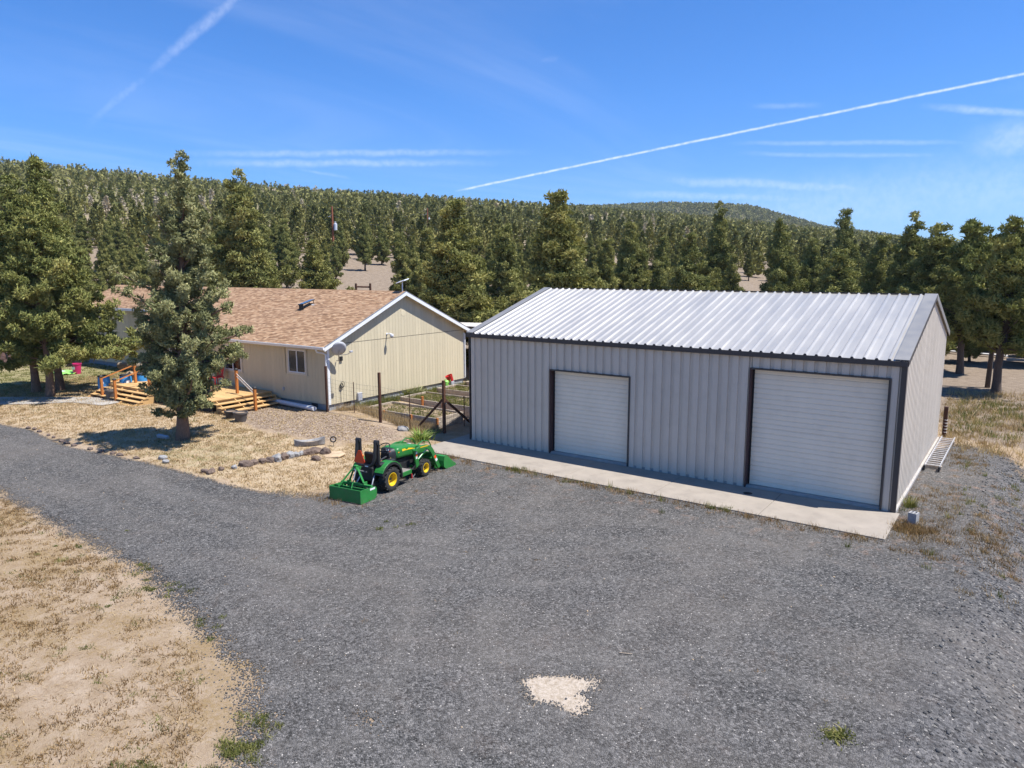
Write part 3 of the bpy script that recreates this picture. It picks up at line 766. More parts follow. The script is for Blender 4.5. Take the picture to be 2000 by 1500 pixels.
rk.add([(-14.9, -.33, ZE), (-17.5, 1.87, roof_z(1.87)), (-17.5, 1.87, roof_z(1.87)-.15), (-14.9, -.33, ZE-.15), (-14.88, -.31, ZE), (-17.48, 1.89, roof_z(1.87)), (-17.48, 1.89, roof_z(1.87)-.15), (-14.88, -.31, ZE-.15)], [(0, 1, 2, 3), (4, 5, 6, 7), (0, 1, 5, 4), (2, 3, 7, 6)])
rk.build('rake_board', M['white_paint'], hs)
MB().bb(-26.5, -17.5, 1.80, 1.865, roof_z(1.87)-.15, roof_z(1.87)-.005).build('gutter', M['white_paint'], hs)
# roof: deck slab, then shingle courses
rd = MB()
FR = [(OV, -OEV-.03), (OV, HD/2), (-26.5, HD/2), (-26.5, 1.87), (-17.5, 1.87), (-14.9, -OEV-.03)]
n = len(FR); v = [(x_, y_, ZE+HSL*(y_+OEV)) for x_, y_ in FR]+[(x_, y_, ZE+HSL*(y_+OEV)-.11) for x_, y_ in FR]
rd.add(v, [tuple(range(n)), tuple(range(2*n-1, n-1, -1))]+[(i, (i+1) % n, (i+1) % n+n, i+n) for i in range(n)])
rd.add([(OV, HD/2, ZR), (OV, HD+OEV, ZE), (-26.5, HD+OEV, ZE), (-26.5, HD/2, ZR), (OV, HD/2, ZR-.11), (OV, HD+OEV, ZE-.11), (-26.5, HD+OEV, ZE-.11), (-26.5, HD/2, ZR-.11)], [(0, 1, 2, 3), (4, 5, 6, 7), (0, 1, 5, 4), (1, 2, 6, 5), (2, 3, 7, 6)])
roof = rd.build('roof', M['shingle'], hs, tint=.4)
CE, SE = 1/math.hypot(1, HSL), HSL/math.hypot(1, HSL)
exp_ = .138
pieces = []
row = 0; y0 = -OEV-.04
while y0 < HD/2-.02:
    x_ = OV+.01-rnd.uniform(0, .3)
    x_hi = OV+.012
    lim = -14.9-(y0+OEV)*2.6/2.2 if y0 < 1.87 else -26.45
    first = True; xr = x_hi
    while xr > lim:
        w_ = rnd.uniform(.14, .26) if not first else rnd.uniform(.08, .3)
        first = False
        xl = max(xr-w_, lim)
        th = rnd.choice((.010, .014, .022))
        ya = y0+rnd.uniform(-.004, .004); yb = min(y0+exp_*CE*1.5, HD/2)
        z = lambda yy, o: ZE+HSL*(yy+OEV)+o
        pieces.append((xl+.003, xr-.003, ya, yb, z(ya, .006), z(ya, .006+th), z(yb, .006), rnd.random()))
        xr = xl
    y0 += exp_*CE; row += 1
cl = np.array([(17.277-HO[0]), (-21.312-HO[1])])
def shd(p): return math.hypot((p[0]+p[1])/2-cl[0], p[2]-cl[1])
order = sorted(range(len(pieces)), key=lambda i: shd(pieces[i])); near = set(order[:300])
def sh_geo(p):
    xl, xr, ya, yb, zb, zt, zbk, tn = p
    return [(xl, ya, zb), (xr, ya, zb), (xr, ya, zt), (xl, ya, zt), (xr, yb, zbk), (xl, yb, zbk)], [(0, 1, 2, 3), (3, 2, 4, 5), (1, 4, 2), (0, 3, 5)]
rest = MB(); rt = []
for i, p in enumerate(pieces):
    v, f = sh_geo(p)
    if i in near:
        me = bpy.data.meshes.new('shingle'); me.from_pydata(v, [], f); a = me.attributes.new('tint', 'FLOAT', 'FACE'); a.data.foreach_set('value', [p[7]]*4)
        me.materials.append(M['shingle']); o = bpy.data.objects.new('shingle', me); COL.objects.link(o); o.parent = roof
    else: rest.add(v, f); rt += [p[7]]*4
me = bpy.data.meshes.new('shingle_field'); me.from_pydata(rest.v, [], rest.f); a = me.attributes.new('tint', 'FLOAT', 'FACE'); a.data.foreach_set('value', rt)
me.materials.append(M['shingle']); o = bpy.data.objects.new('shingle_field', me); COL.objects.link(o); o.parent = roof; o['kind'] = 'stuff'
cap = MB()
for k in range(110):
    xa = OV+.01-k*.244; cap.prism([(HD/2-.14, ZR-.055), (HD/2, ZR+.024), (HD/2+.14, ZR-.055), (HD/2+.14, ZR-.065), (HD/2-.14, ZR-.065)], xa-.24, xa, 'x')
cap.build('ridge_cap', M['shingle'], roof, tint=.5)
for (xx, yy) in ((-15.6, 4.2), (-16.6, 4.0)): MB().cyl((xx, yy, roof_z(yy)-.1), (xx, yy, roof_z(yy)+.4), .045, None, 10).build('vent_pipe', M['white_plastic'], roof)
def window(a, b_, z0, z1, y=0.0, label=None):
    fr = MB(); t = .09
    for (x0, x1, za, zb) in ((a, a+t, z0, z1), (b_-t, b_, z0, z1), (a+t, b_-t, z1-t, z1), (a+t, b_-t, z0, z0+t)): fr.bb(x0, x1, y-.045, y+.02, za, zb)
    w = fr.build('window', M['trim_cream'], hs, bevel=.004, label=label)
    fa = MB(); i = t; u = .04
    for (x0, x1, za, zb) in ((a+i, a+i+u, z0+i, z1-i), (b_-i-u, b_-i, z0+i, z1-i), (a+i+u, b_-i-u, z1-i-u, z1-i), (a+i+u, b_-i-u, z0+i, z0+i+u), ((a+b_)/2-.025, (a+b_)/2+.025, z0+i+u, z1-i-u)): fa.bb(x0, x1, y-.025, y+.01, za, zb)
    fa.build('frame', M['white_paint'], w)
    mid = (a+b_)/2
    for x0, x1, yo in ((a+i+u, mid-.025, 0), (mid+.025, b_-i-u, .006)):
        MB().bb(x0, x1, y-.006+yo, y+.002+yo, z0+i+u, z1-i-u).build('pane', M['window_dark'], w)
window(*WIN1, label='white sliding window near the corner downspout'); window(*WIN2, label='window above the deck behind the juniper'); window(*WIN3)
dr = MB().bb(DOOR[0]+.06, DOOR[1]-.06, -.02, .015, DOOR[2]+.1, DOOR[3]-.06).build('door', M['white_paint'], hs)
MB().bb(DOOR[0], DOOR[0]+.06, -.03, .0, DOOR[2], DOOR[3]).bb(DOOR[1]-.06, DOOR[1], -.03, .0, DOOR[2], DOOR[3]).bb(DOOR[0]+.06, DOOR[1]-.06, -.03, 0, DOOR[3]-.06, DOOR[3]).build('door_frame', M['trim_cream'], dr)
MB().blob((DOOR[1]-.14, -.06, 1.75), (.03, .03, .03), 1, 0, 1).build('handle', M['steel'], dr)
MB().bb(.0165, .13, 1.62, 1.88, .62, .98).build('meter_box', M['dish_grey'], hs, bevel=.01)
MB().bb(.0165, .09, .66, .82, 2.55, 2.75).build('floodlight', M['black_plastic'], hs, bevel=.01)
MB().bb(-3.05, -2.95, -.09, -.018, 1.05, 1.2).build('outlet_box', M['dish_grey'], hs, bevel=.008)

# wiring and hose hanging on the gable wall
q = random.Random(4); hm = MB()
for k in range(5):
    pts = []; cy, cz, r_ = .72+q.uniform(-.05, .05), 1.46+q.uniform(-.05, .05), q.uniform(.07, .13)
    for a in range(13): pts.append((.05+.01*k, cy+r_*math.cos(a*.53+k), cz+1.2*r_*math.sin(a*.53+k)))
    hm.tube(pts, .009, 5)
hm.tube([(.04, .68, 1.4), (.05, .66, 1.0), (.04, .67, .7)], .009, 5)
o = hm.build('cable_coil', M['rubber']); o.location = tuple(HO); o.rotation_euler = (0, 0, HYAW)
tag(o, 'loose black cable coil hanging on the cream gable wall', 'cable')

# satellite dish on the gable wall
sd = thing('satellite_dish', 'grey satellite dish mounted at the front corner of the cream gable', 'dish', hw(.45, .3, 3.12), HYAW)
dm = MB(); dm.lathe([(0, 0), (.12, .008), (.24, .032), (.34, .066), (.345, .060), (.24, .024), (.12, 0.0), (0, -.008)], 28, axis='z')
dsh = dm.build('reflector', M['dish_grey'], sd, smooth='all'); dsh.rotation_euler = (R(-58), 0, R(62)); dsh.scale = (.95, 1.1, 1)
MB().bb(-.09, .09, .10, .17, .030, .034).build('printed_mark', M['decal_white'], dsh)
MB().tube([(0, 0, -.05), (-.10, .06, -.22), (-.18, .12, -.50), (-.40, .18, -.54)], .024, 8).build('mast', M['steel'], sd, smooth=True)
MB().tube([(.0, -.02, -.24), (.30, .12, -.22), (.48, .22, -.12)], .014, 6).build('feed_arm', M['steel'], sd)
MB().box((.49, .23, -.08), (.08, .16, .08)).build('feed_horn', M['dish_grey'], sd, bevel=.01)
# security camera
sc = thing('security_camera', 'white dome security camera on the cream gable wall', 'camera', hw(.02, 3.66, 3.52), HYAW)
MB().lathe([(0, 0), (.05, 0), (.05, .02), (.03, .03)], 12, axis='x').build('base', M['white_plastic'], sd if False else sc)
MB().tube([(.02, 0, 0), (.20, 0, .03), (.30, 0, 0)], .03, 8).build('arm', M['white_plastic'], sc, smooth=True)
MB().lathe([(0, .08), (.08, .07), (.09, .0), (.085, -.03)], 16, (.32, 0, -.06)).build('housing', M['white_plastic'], sc, smooth=True)
MB().lathe([(.08, -.03), (.075, -.07), (.045, -.10), (0, -.112)], 16, (.32, 0, -.06)).build('lens_dome', M['dish_grey'], sc, smooth=True)
# solar attic fan panel standing on the shingles
px_, py_ = -4.75, 2.95
sp = thing('solar_panel', 'small tilted solar panel standing on the tan shingle roof', 'solar panel', hw(px_, py_, roof_z(py_)), HYAW)
sp.scale = (.8, .8, .8)
tl = Matrix.Rotation(R(16), 3, 'X') @ Matrix.Rotation(R(-6), 3, 'Y')
MB().box((0, 0, .30), (.52, .98, .05), tl).build('frame', M['black_plastic'], sp, bevel=.008)
MB().box((0.0, -.004, .328), (.46, .92, .012), tl).build('panel', M['panel_glass'], sp)
for (x_, y_, z_) in ((.2, .38, .40), (-.2, .38, .40)): MB().beam((x_, y_, HSL*y_-.02), (x_, y_, z_), .03, .03).build('leg', M['black_plastic'], sp)
MB().beam((0, -.42, HSL*-.42-.02), (0, -.42, .17), .4, .03).build('leg', M['black_plastic'], sp)
MB().box((.3, .28, HSL*.28+.02), (.3, .2, .012), Matrix.Rotation(math.atan(HSL), 3, 'X')).build('flashing', M['dish_grey'], sp)
# flat antenna on the ridge
an = thing('flat_antenna', 'flat white rectangular antenna on a stub mast at the roof ridge', 'antenna', hw(.05, HD/2, ZR), HYAW)
MB().tube([(0, 0, -.1), (0, 0, .26), (-.02, .03, .44)], .026, 8).build('mast', M['white_plastic'], an, smooth=True)
MB().box((-.02, .03, .50), (.60, .36, .045), Matrix.Rotation(R(-14), 3, 'Y') @ Matrix.Rotation(R(14), 3, 'X')).build('panel', M['white_plastic'], an, bevel=.012)

# pale roofed outbuilding behind the house
ob = thing('patio_cover', 'low pale-roofed patio cover behind the house', 'patio cover', (-7.3, 11.2, 0))
pr = MB()
for k in range(12): pr.bb(-6+k*.62, -6+k*.62+.60, -1.2, 3.6, 3.26, 3.30)
for k in range(12):
    o = MB().box((-6+k*.62+.31, 1.2, 3.28+.0), (.605, 4.8, .04), Matrix.Rotation(R(-2.5), 3, 'X')).build('roof_sheet', M['pale_roof'], ob)
for x_ in (-5.8, 1.2):
    for y_ in (-1.0, 3.4): MB().bb(x_-.06, x_+.06, y_-.06, y_+.06, -.1, 3.2).build('post', M['bed_wood'], ob)
# stacked planks seen in the gap between house and workshop
ws = thing('lumber_stack', 'stack of pale lumber in the gap between house and workshop', 'lumber', (-7.0, 10.6, .4))
for k in range(7): MB().box((.1*rnd.uniform(-1, 1), .05*rnd.uniform(-1, 1), .1+k*.24), (2.6, .30, .07)).build('plank', M['deck_wood'], ws, tint=rnd.random())
for k in range(7): MB().box((rnd.choice((-.9, .9)), 0, .2+k*.24), (.1, .28, .14)).build('spacer', M['bed_wood'], ws)

# ------------------------------------------------------------------ deck
dk = thing('deck', 'new timber deck with orange cedar posts along the house front', 'deck', tuple(HO), HYAW)
DZ = .95
nb = 22
for k in range(nb):
    ya = -3.25+k*.142
    MB().bb(-13.2+rnd.uniform(-.01, .01), -3.75, ya+.004, ya+.138, DZ-.035, DZ).build('deck_board', M['deck_wood'], dk, tint=rnd.random())
MB().bb(-13.15, -3.80, -3.22, -.14, DZ-.2, DZ-.037).build('joists', M['deck_wood'], dk, tint=.8)
MB().bb(-13.1, -3.95, -3.1, -.2, .2, DZ-.2).build('deck_shade_box', M['black_plastic'], dk)  # black box standing in for the shade below the deck boards
for k in range(3):                                    # right-hand steps, going down towards the workshop
    z = DZ-.135*(k+1); xx = -3.74+.30*k
    for j in range(2): MB().bb(xx+.15*j+.002, xx+.15*j+.146, -3.2, -.1, z-.035, z).build('tread', M['deck_wood'], dk, tint=rnd.random())
for yy in (-3.0, -2.1, -1.1, -.2):
    MB().prism([(-3.76, DZ-.05), (-2.9, DZ-.46), (-2.9, .30), (-3.76, .30)], yy-.02, yy+.02, 'y').build('stringer', M['deck_wood'], dk, tint=.6)
for k in range(4):                                    # left-hand steps, going down towards the path
    z = DZ-.135*(k+1); yy = -3.27-.27*(k+1)
    for j in range(2): MB().bb(-12.6, -8.2, yy+.135*j+.002, yy+.135*j+.131, z-.035, z).build('tread', M['deck_wood'], dk, tint=rnd.random())
for xx in (-12.55, -11.0, -9.6, -8.25):
    MB().prism([(-3.27, DZ-.05), (-4.35, DZ-.58), (-4.35, .30), (-3.27, .30)], xx-.02, xx+.02, 'x').build('stringer', M['deck_wood'], dk, tint=.6)
def post(x, y, z0, z1):
    p = MB().bb(x-.055, x+.055, y-.055, y+.055, z0, z1).build('post', M['cedar'], dk, bevel=.006)
    c = MB(); c.bb(x-.075, x+.075, y-.075, y+.075, z1+.001, z1+.045); c.prism([(x-.06, z1+.045), (x+.06, z1+.045), (x+.01, z1+.09), (x-.01, z1+.09)], y-.06, y+.06, 'y')
    c.build('post_cap', M['black_plastic'], p, bevel=.006)
post(-2.78, -1.75, .3, 1.38); post(-4.55, -1.40, DZ, 2.02)
for dz_ in (0, .13): MB().beam((-2.82, -1.74, 1.25-dz_), (-4.5, -1.42, 1.86-dz_), .03, .035).build('hand_rail', M['aluminium'], dk)
for (xa, ya) in ((-11.65, -3.95), (-10.2, -4.05)):
    post(xa, ya, .3, 1.42)
    post(xa+.12, ya+1.6, DZ, 1.98)
    MB().beam((xa, ya-.02, 1.34), (xa+.12, ya+1.62, 1.86), .09, .035).build('hand_rail', M['cedar'], dk)
# red chair on the deck
chr_ = thing('deck_chair', 'red chair on the deck below the window behind the juniper', 'chair', hw(-7.35, -.6, DZ), HYAW)
MB().bb(-.26, .26, -.26, .26, .40, .45).build('seat', M['red'], chr_, bevel=.01)
MB().box((0, .24, .72), (.52, .04, .62), Matrix.Rotation(R(-10), 3, 'X')).build('backrest', M['red'], chr_, bevel=.01)
for x_ in (-.23, .23):
    for y_ in (-.22, .22): MB().bb(x_-.018, x_+.018, y_-.018, y_+.018, 0, .4).build('leg', M['red'], chr_)
# ------------------------------------------------------------------ tractor
tr = thing('compact_tractor', 'green and yellow compact tractor with front loader and rear box blade', 'tractor', (1.62, -6.5, .014), R(7))
def loft(secs, n=20, p=3.2):
    """rounded box sections along y: (y, half width, z low, z high)"""
    m = MB(); v = []
    for (y, w, z0, z1) in secs:
        for k in range(n):
            a = 2*math.pi*(k+.5)/n; c, s_ = math.cos(a), math.sin(a)
            v.append((w*math.copysign(abs(c)**(2/p), c), y, (z0+z1)/2+(z1-z0)/2*math.copysign(abs(s_)**(2/p), s_)))
    f = [(i*n+k, i*n+(k+1) % n, (i+1)*n+(k+1) % n, (i+1)*n+k) for i in range(len(secs)-1) for k in range(n)]
    f += [tuple(range(n)), tuple(range((len(secs)-1)*n, len(secs)*n))]
    return m.add(v, f)
def wheel(x, y, r, w, rr, side, nlug):
    prof = [(rr, -w*.42), (rr+.02, -w*.48), (r*.80, -w*.52), (r*.93, -w*.46), (r*.965, -w*.3), (r*.975, 0), (r*.965, w*.3), (r*.93, w*.46), (r*.80, w*.52), (rr+.02, w*.48), (rr, w*.42)]
    wh = MB().lathe(prof, 40, axis='x').build('wheel', M['tyre'], tr, smooth=True)
    wh.location = (x, y, r)
    lg = MB()
    for k in range(nlug):
        for s_ in (-1, 1):
            a = 2*math.pi*(k+(.5 if s_ > 0 else 0))/nlug; b = a+s_*.0+.16
            rm = Matrix.Rotation(a, 3, 'X')
            sk = Matrix.Rotation(R(32)*s_, 3, 'Z')
            lg.box(rm @ Vector((s_*w*.25, 0, r*.985)), (w*.56, r*.105, r*.075), rm @ sk)
    lg.build('lug', M['tyre'], wh)
    o = side
    rp = [(rr+.012, o*w*.46), (rr-.004, o*w*.47), (rr-.012, o*w*.38), (rr-.02, o*w*.0), (rr*.80, -o*w*.10), (rr*.42, -o*w*.06), (rr*.38, o*w*.05), (rr*.30, o*w*.10), (0.001, o*w*.10)]
    rim = MB().lathe(rp, 32, axis='x').build('rim', M['jd_yellow'], wh, smooth=True)
    MB().lathe([(rr*.2, o*w*.09), (rr*.18, o*w*.18), (0.001, o*w*.2)], 12, axis='x').build('hub', M['black_plastic'], wh, smooth=True)
    for k in range(6):
        a = k*math.pi/3; q = (-o*w*.05, rr*.56*math.cos(a), rr*.56*math.sin(a))
        MB().cyl(q, (q[0]+o*.025, q[1], q[2]), .014, None, 6).build('lug_nut', M['engine'], wh)
    return wh
for s_ in (-1, 1):
    wheel(s_*.47, 0, .365, .27, .195, s_, 17); wheel(s_*.45, 1.78, .275, .20, .148, s_, 15)
# chassis and engine
MB().bb(-.17, .17, -.28, .62, .30, .66).bb(-.2, .2, .62, 2.05, .34, .74).bb(-.12, .12, 1.7, 2.3, .22, .40).build('chassis', M['engine'], tr, bevel=.02)
MB().cyl((-.44, 0, .365), (.44, 0, .365), .10).build('rear_axle', M['engine'], tr)
MB().cyl((-.42, 1.78, .275), (.42, 1.78, .275), .06).build('front_axle', M['engine'], tr)
eng = MB()
q = random.Random(8)
for k in range(22): eng.box((q.choice((-1, 1))*q.uniform(.16, .26), q.uniform(.7, 1.9), q.uniform(.4, .72)), (q.uniform(.05, .12), q.uniform(.06, .2), q.uniform(.05, .14)))
eng.build('engine_parts', M['engine'], tr, bevel=.008)
# hood
hood = loft([(.60, .31, .80, 1.13), (.75, .315, .78, 1.15), (1.1, .31, .75, 1.13), (1.5, .295, .70, 1.06), (1.85, .275, .64, .98), (2.08, .255, .58, .91), (2.2, .235, .56, .86), (2.26, .19, .58, .80)], 28, 4.5).build('hood', M['jd_green'], tr, smooth='all')
for s_ in (-1, 1):
    st = MB(); ys = [.86, 1.0, 1.2, 1.4, 1.6, 1.72]; v = []
    for i, y in enumerate(ys):
        u = i/(len(ys)-1); w = np.interp(y, [.75, 1.1, 1.5, 1.85], [.315, .31, .295, .275]); zt = np.interp(y, [.75, 1.1, 1.5, 1.85], [1.15, 1.13, 1.06, .98])
        hh = .035*(1-u*.75); zc = zt-.115+.02*u
        for dz, dx in ((-hh, .004), (hh, -.006)): v.append((s_*(w+dx), y, zc+dz))
    for i in range(len(v)): v.append((v[i][0]-s_*.02, v[i][1], v[i][2]))
    n_ = len(ys); f = [(2*i, 2*i+2, 2*i+3, 2*i+1) for i in range(n_-1)]+[(2*n_+2*i, 2*n_+2*i+1, 2*n_+2*i+3, 2*n_+2*i+2) for i in range(n_-1)]+[(2*i+1, 2*i+3, 2*n_+2*i+3, 2*n_+2*i+1) for i in range(n_-1)]
    st.add(v, f).build('hood_stripe', M['jd_yellow'], hood)
    MB().bb(s_*.26-.02, s_*.26+.02, 1.55, 1.95, .60, .72).build('side_grille', M['black_plastic'], hood)
    MB().box((s_*.315, .68, 1.0), (.012, .06, .03)).build('marker_light', M['amber'], hood)
    MB().box((s_*.13, 2.262, .74), (.11, .02, .07)).build('headlight', M['decal_white'], hood)
MB().box((0, 2.262, .66), (.34, .02, .10)).build('grille', M['black_plastic'], hood)
MB().box((0, 1.62, 1.045), (.10, .09, .012), Matrix.Rotation(R(-13), 3, 'X')).build('hood_emblem', M['decal_white'], hood)
# dash, steering, seat, fenders, platform
loft([(.40, .17, .55, 1.02), (.50, .24, .5, 1.13), (.60, .28, .5, 1.14)], 20, 4).build('dashboard', M['black_plastic'], tr, smooth=True)
MB().box((.06, .45, 1.10), (.10, .02, .06), Matrix.Rotation(R(-40), 3, 'X')).build('instrument_panel', M['dish_grey'], tr)
for (x_, z_, mt) in ((.18, 1.07, 'red'), (.13, .92, 'amber'), (.2, .86, 'jd_yellow')): MB().blob((x_, .42, z_), (.02, .02, .02), 1, 0, 1).build('knob', M[mt], tr)
sw = MB(); sw.tube([(.19*math.cos(a), .19*math.sin(a), 0) for a in np.linspace(0, 2*math.pi, 25)], .016, 6, False)
for a in (R(90), R(210), R(330)): sw.tube([(0, 0, -.03), (.18*math.cos(a), .18*math.sin(a), 0)], .012, 5)
sw = sw.build('steering_wheel', M['black_plastic'], tr, smooth=True); sw.location = (0, .36, 1.20); sw.rotation_euler = (R(28), 0, 0)
MB().cyl((0, .37, 1.18), (0, .52, .98), .03).build('steering_column', M['black_plastic'], tr)
MB().bb(-.24, .24, -.24, .22, .70, .80).build('seat', M['black_plastic'], tr, bevel=.03)
MB().box((0, -.24, .98), (.44, .10, .42), Matrix.Rotation(R(10), 3, 'X')).build('seat_back', M['black_plastic'], tr, bevel=.03)
MB().box((.0, .02, .815), (.38, .34, .03)).build('seat_cushion', M['seat_tan'], tr, bevel=.01)
for s_ in (-1, 1): MB().box((s_*.27, -.02, .97), (.06, .30, .045), Matrix.Rotation(R(8), 3, 'X')).build('armrest', M['black_plastic'], tr, bevel=.012)
MB().box((.22, -.16, 1.02), (.05, .06, .16)).build('belt_latch', M['amber'], tr, bevel=.01)
def arch(r0, r1, a0, a1, cy, cz, n=14):
    o = [(cy+r1*math.cos(R(a)), cz+r1*math.sin(R(a))) for a in np.linspace(a0, a1, n)]
    i = [(cy+r0*math.cos(R(a)), cz+r0*math.sin(R(a))) for a in np.linspace(a1, a0, n)]
    return o+i
for s_ in (-1, 1):
    x0, x1 = sorted((s_*.27, s_*.585)); MB().prism(arch(.495, .525, 22, 150, 0, .385), x0, x1, 'x').build('fender', M['jd_green'], tr, bevel=.006)
    x0, x1 = sorted((s_*.275, s_*.600)); MB().prism(arch(.43, .494, -8, 158, 0, .385), x0, x1, 'x').build('fender_liner', M['black_plastic'], tr)
    x0, x1 = sorted((s_*.22, s_*.43)); MB().bb(x0, x1, -.34, .36, .80, .895).build('fender_console', M['black_plastic'], tr, bevel=.02)
    x0, x1 = sorted((s_*.18, s_*.54)); MB().bb(x0, x1, .50, .98, .40, .425).build('platform', M['dusty_deck'], tr, bevel=.006)
    x0, x1 = sorted((s_*.541, s_*.575)); MB().bb(x0, x1, .52, .98, .30, .425).build('step_edge', M['jd_green'], tr, bevel=.006)
    # folded roll bar
    MB().beam((s_*.34, -.30, .52), (s_*.34, -.34, 1.58), .095, .085).build('roll_bar_post', M['black_plastic'], tr, bevel=.012)
    MB().cyl((s_*.34-.07, -.39, 1.55), (s_*.34+.07, -.39, 1.55), .065, None, 10).build('hinge', M['black_plastic'], tr)
    MB().box((s_*.34, -.475, 1.28), (.045, .01, .10)).build('tail_reflector', M['red'], tr)
    MB().box((s_*.30, -.27, 1.02), (.06, .06, .09)).build('turn_light', M['amber'], tr, bevel=.01)
    MB().beam((s_*.28, -.18, .30), (s_*.30, -.95, .26), .05, .07).build('lower_link', M['black_plastic'], tr)
    MB().cyl((s_*.29, -.60, .28), (s_*.22, -.32, .66), .022, None, 8).build('lift_rod', M['steel'], tr)
MB().tube([(-.34, -.44, 1.56), (-.34, -.50, 1.10), (-.31, -.53, .94), (-.22, -.545, .86), (.22, -.545, .86), (.31, -.53, .94), (.34, -.50, 1.10), (.34, -.44, 1.56)], .050, 8).build('folded_roll_hoop', M['black_plastic'], tr, smooth=True)
t_ = MB(); t_.prism([(-.31, .92), (.03, .92), (.07, .97), (-.07, 1.30), (-.17, 1.30), (-.34, .97)], -.612, -.600, 'y'); t_.build('slow_vehicle_sign', M['orange_sign'], tr)
MB().bb(.05, .17, -.593, -.588, .83, .87).build('decal', M['decal_white'], tr)
MB().bb(-.22, .22, -.46, -.26, .36, .78).build('rear_housing', M['engine'], tr, bevel=.02)
MB().cyl((0, -.46, .62), (0, -1.0, .84), .025).build('top_link', M['steel'], tr)
q = random.Random(12); ht = MB()
for k in range(5):
    x_ = .3+.04*k; ht.tube([(x_, .98, .42), (x_+.03, 1.12, .33+.02*k), (x_, 1.30, .30+.03*k), (.38, 1.42, .5)], .012, 5)
ht.build('hydraulic_hose', M['black_plastic'], tr)
MB().tube([(.47, 1.0, .36), (.50, 1.08, .22), (.52, 1.10, .14), (.44, 1.32, .17)], .014, 6).build('mount_rod', M['steel'], tr)
MB().box((.53, 1.03, .19), (.02, .03, .15)).build('mount_handle', M['red'], tr)
# loader
ld = MB()
for s_ in (-1, 1):
    x0, x1 = sorted((s_*.385, s_*.45)); ld.prism([(1.26, .96), (1.42, .98), (1.47, .80), (1.56, .42), (1.40, .34), (1.34, .60)], x0, x1, 'x')
ld.bb(-.40, .40, 1.36, 1.48, .34, .42)
loader = ld.build('loader_mast', M['jd_green'], tr, bevel=.008)
for s_ in (-1, 1):
    x0, x1 = sorted((s_*.460, s_*.525))
    MB().prism([(1.28, .93), (1.34, 1.01), (1.60, 1.04), (1.85, 1.02), (2.08, .94), (2.22, .80), (2.62, .14), (2.54, .08), (2.46, .11), (2.10, .70), (1.98, .82), (1.82, .90), (1.58, .92), (1.36, .89)], x0, x1, 'x').build('boom_arm', M['jd_green'], loader, bevel=.006)
    x2 = x1+.001 if s_ > 0 else x0-.001
    d0, d1 = sorted((x2, x2+s_*.003))
    MB().prism([(1.50, .985), (1.52, 1.012), (1.86, .995), (1.98, .955), (1.84, .962)], d0, d1, 'x').build('boom_decal', M['jd_yellow'], loader)
    for (ya, za, yb, zb) in ((2.36, .44, 2.42, .36), (2.30, .55, 2.36, .46)):
        MB().prism([(ya-.05, za-.02), (ya+.03, za+.03), (yb+.03, zb+.03), (yb-.05, zb-.02)], d0, d1, 'x').build('warning_decal', M['decal_white' if ya > 2.33 else 'orange_sign'], loader)
    m0, m1 = sorted((s_*.4505, s_*.4535))
    for zz, mt in ((.84, 'decal_white'), (.76, 'orange_sign'), (.68, 'decal_white')): MB().bb(m0, m1, 1.37, 1.45, zz-.035, zz+.035).build('warning_decal', M[mt], loader)
    MB().cyl((s_*.42, 1.46, .56), (s_*.42, 1.80, .74), .036, None, 10).build('lift_cylinder', M['jd_green'], loader)
    MB().cyl((s_*.42, 1.80, .74), (s_*.44, 2.10, .88), .02, None, 8).build('cylinder_rod', M['steel'], loader)
    MB().cyl((s_*.40, 1.98, .86), (s_*.36, 2.42, .66), .032, None, 10).build('bucket_cylinder', M['jd_green'], loader)
    MB().cyl((s_*.36, 2.42, .66), (s_*.36, 2.68, .42), .018, None, 8).build('cylinder_rod', M['steel'], loader)
    MB().prism([(2.50, .05), (2.66, .02), (2.70, .46), (2.62, .48)], s_*.36-.02, s_*.36+.02, 'x').build('bucket_bracket', M['jd_green'], loader)
MB().cyl((-.46, 2.38, .42), (.46, 2.38, .42), .045, None, 10).build('cross_tube', M['jd_green'], loader)
bk = MB(); o_ = [(2.78, .47), (2.70, .44), (2.66, .30), (2.68, .12), (2.76, .03), (2.9, .0), (3.40, .012)]
bk.prism(o_+[(y, z+.012) for y, z in ((3.40, .012), (2.9, .012), (2.78, .04), (2.70, .13), (2.68, .30), (2.72, .43), (2.78, .455))], -.62, .62, 'x')
bucket = bk.build('bucket', M['implement_green'], loader, bevel=.003)
for s_ in (-1, 1):
    x0, x1 = sorted((s_*.6205, s_*.632)); MB().prism([(2.80, .48), (2.70, .45), (2.65, .30), (2.67, .11), (2.76, .018), (2.9, -.005), (3.36, .0), (3.38, .06), (3.10, .24), (2.92, .40)], x0, x1, 'x').build('bucket_side', M['implement_green'], bucket)
MB().bb(-.62, .62, 3.34, 3.45, .014, .028).build('cutting_edge', M['steel'], bucket)
# brush guard hoop over the hood front
for s_ in (-1, 1): MB().tube([(s_*.33, 1.55, 1.0), (s_*.34, 1.9, 1.12), (s_*.33, 2.25, 1.02), (s_*.31, 2.38, .86), (s_*.31, 2.40, .45)], .02, 6).build('guard_bar', M['jd_green'], tr, smooth=True)
MB().bb(-.33, .33, 2.36, 2.42, .42, .62).build('guard_plate', M['jd_green'], tr, bevel=.006)
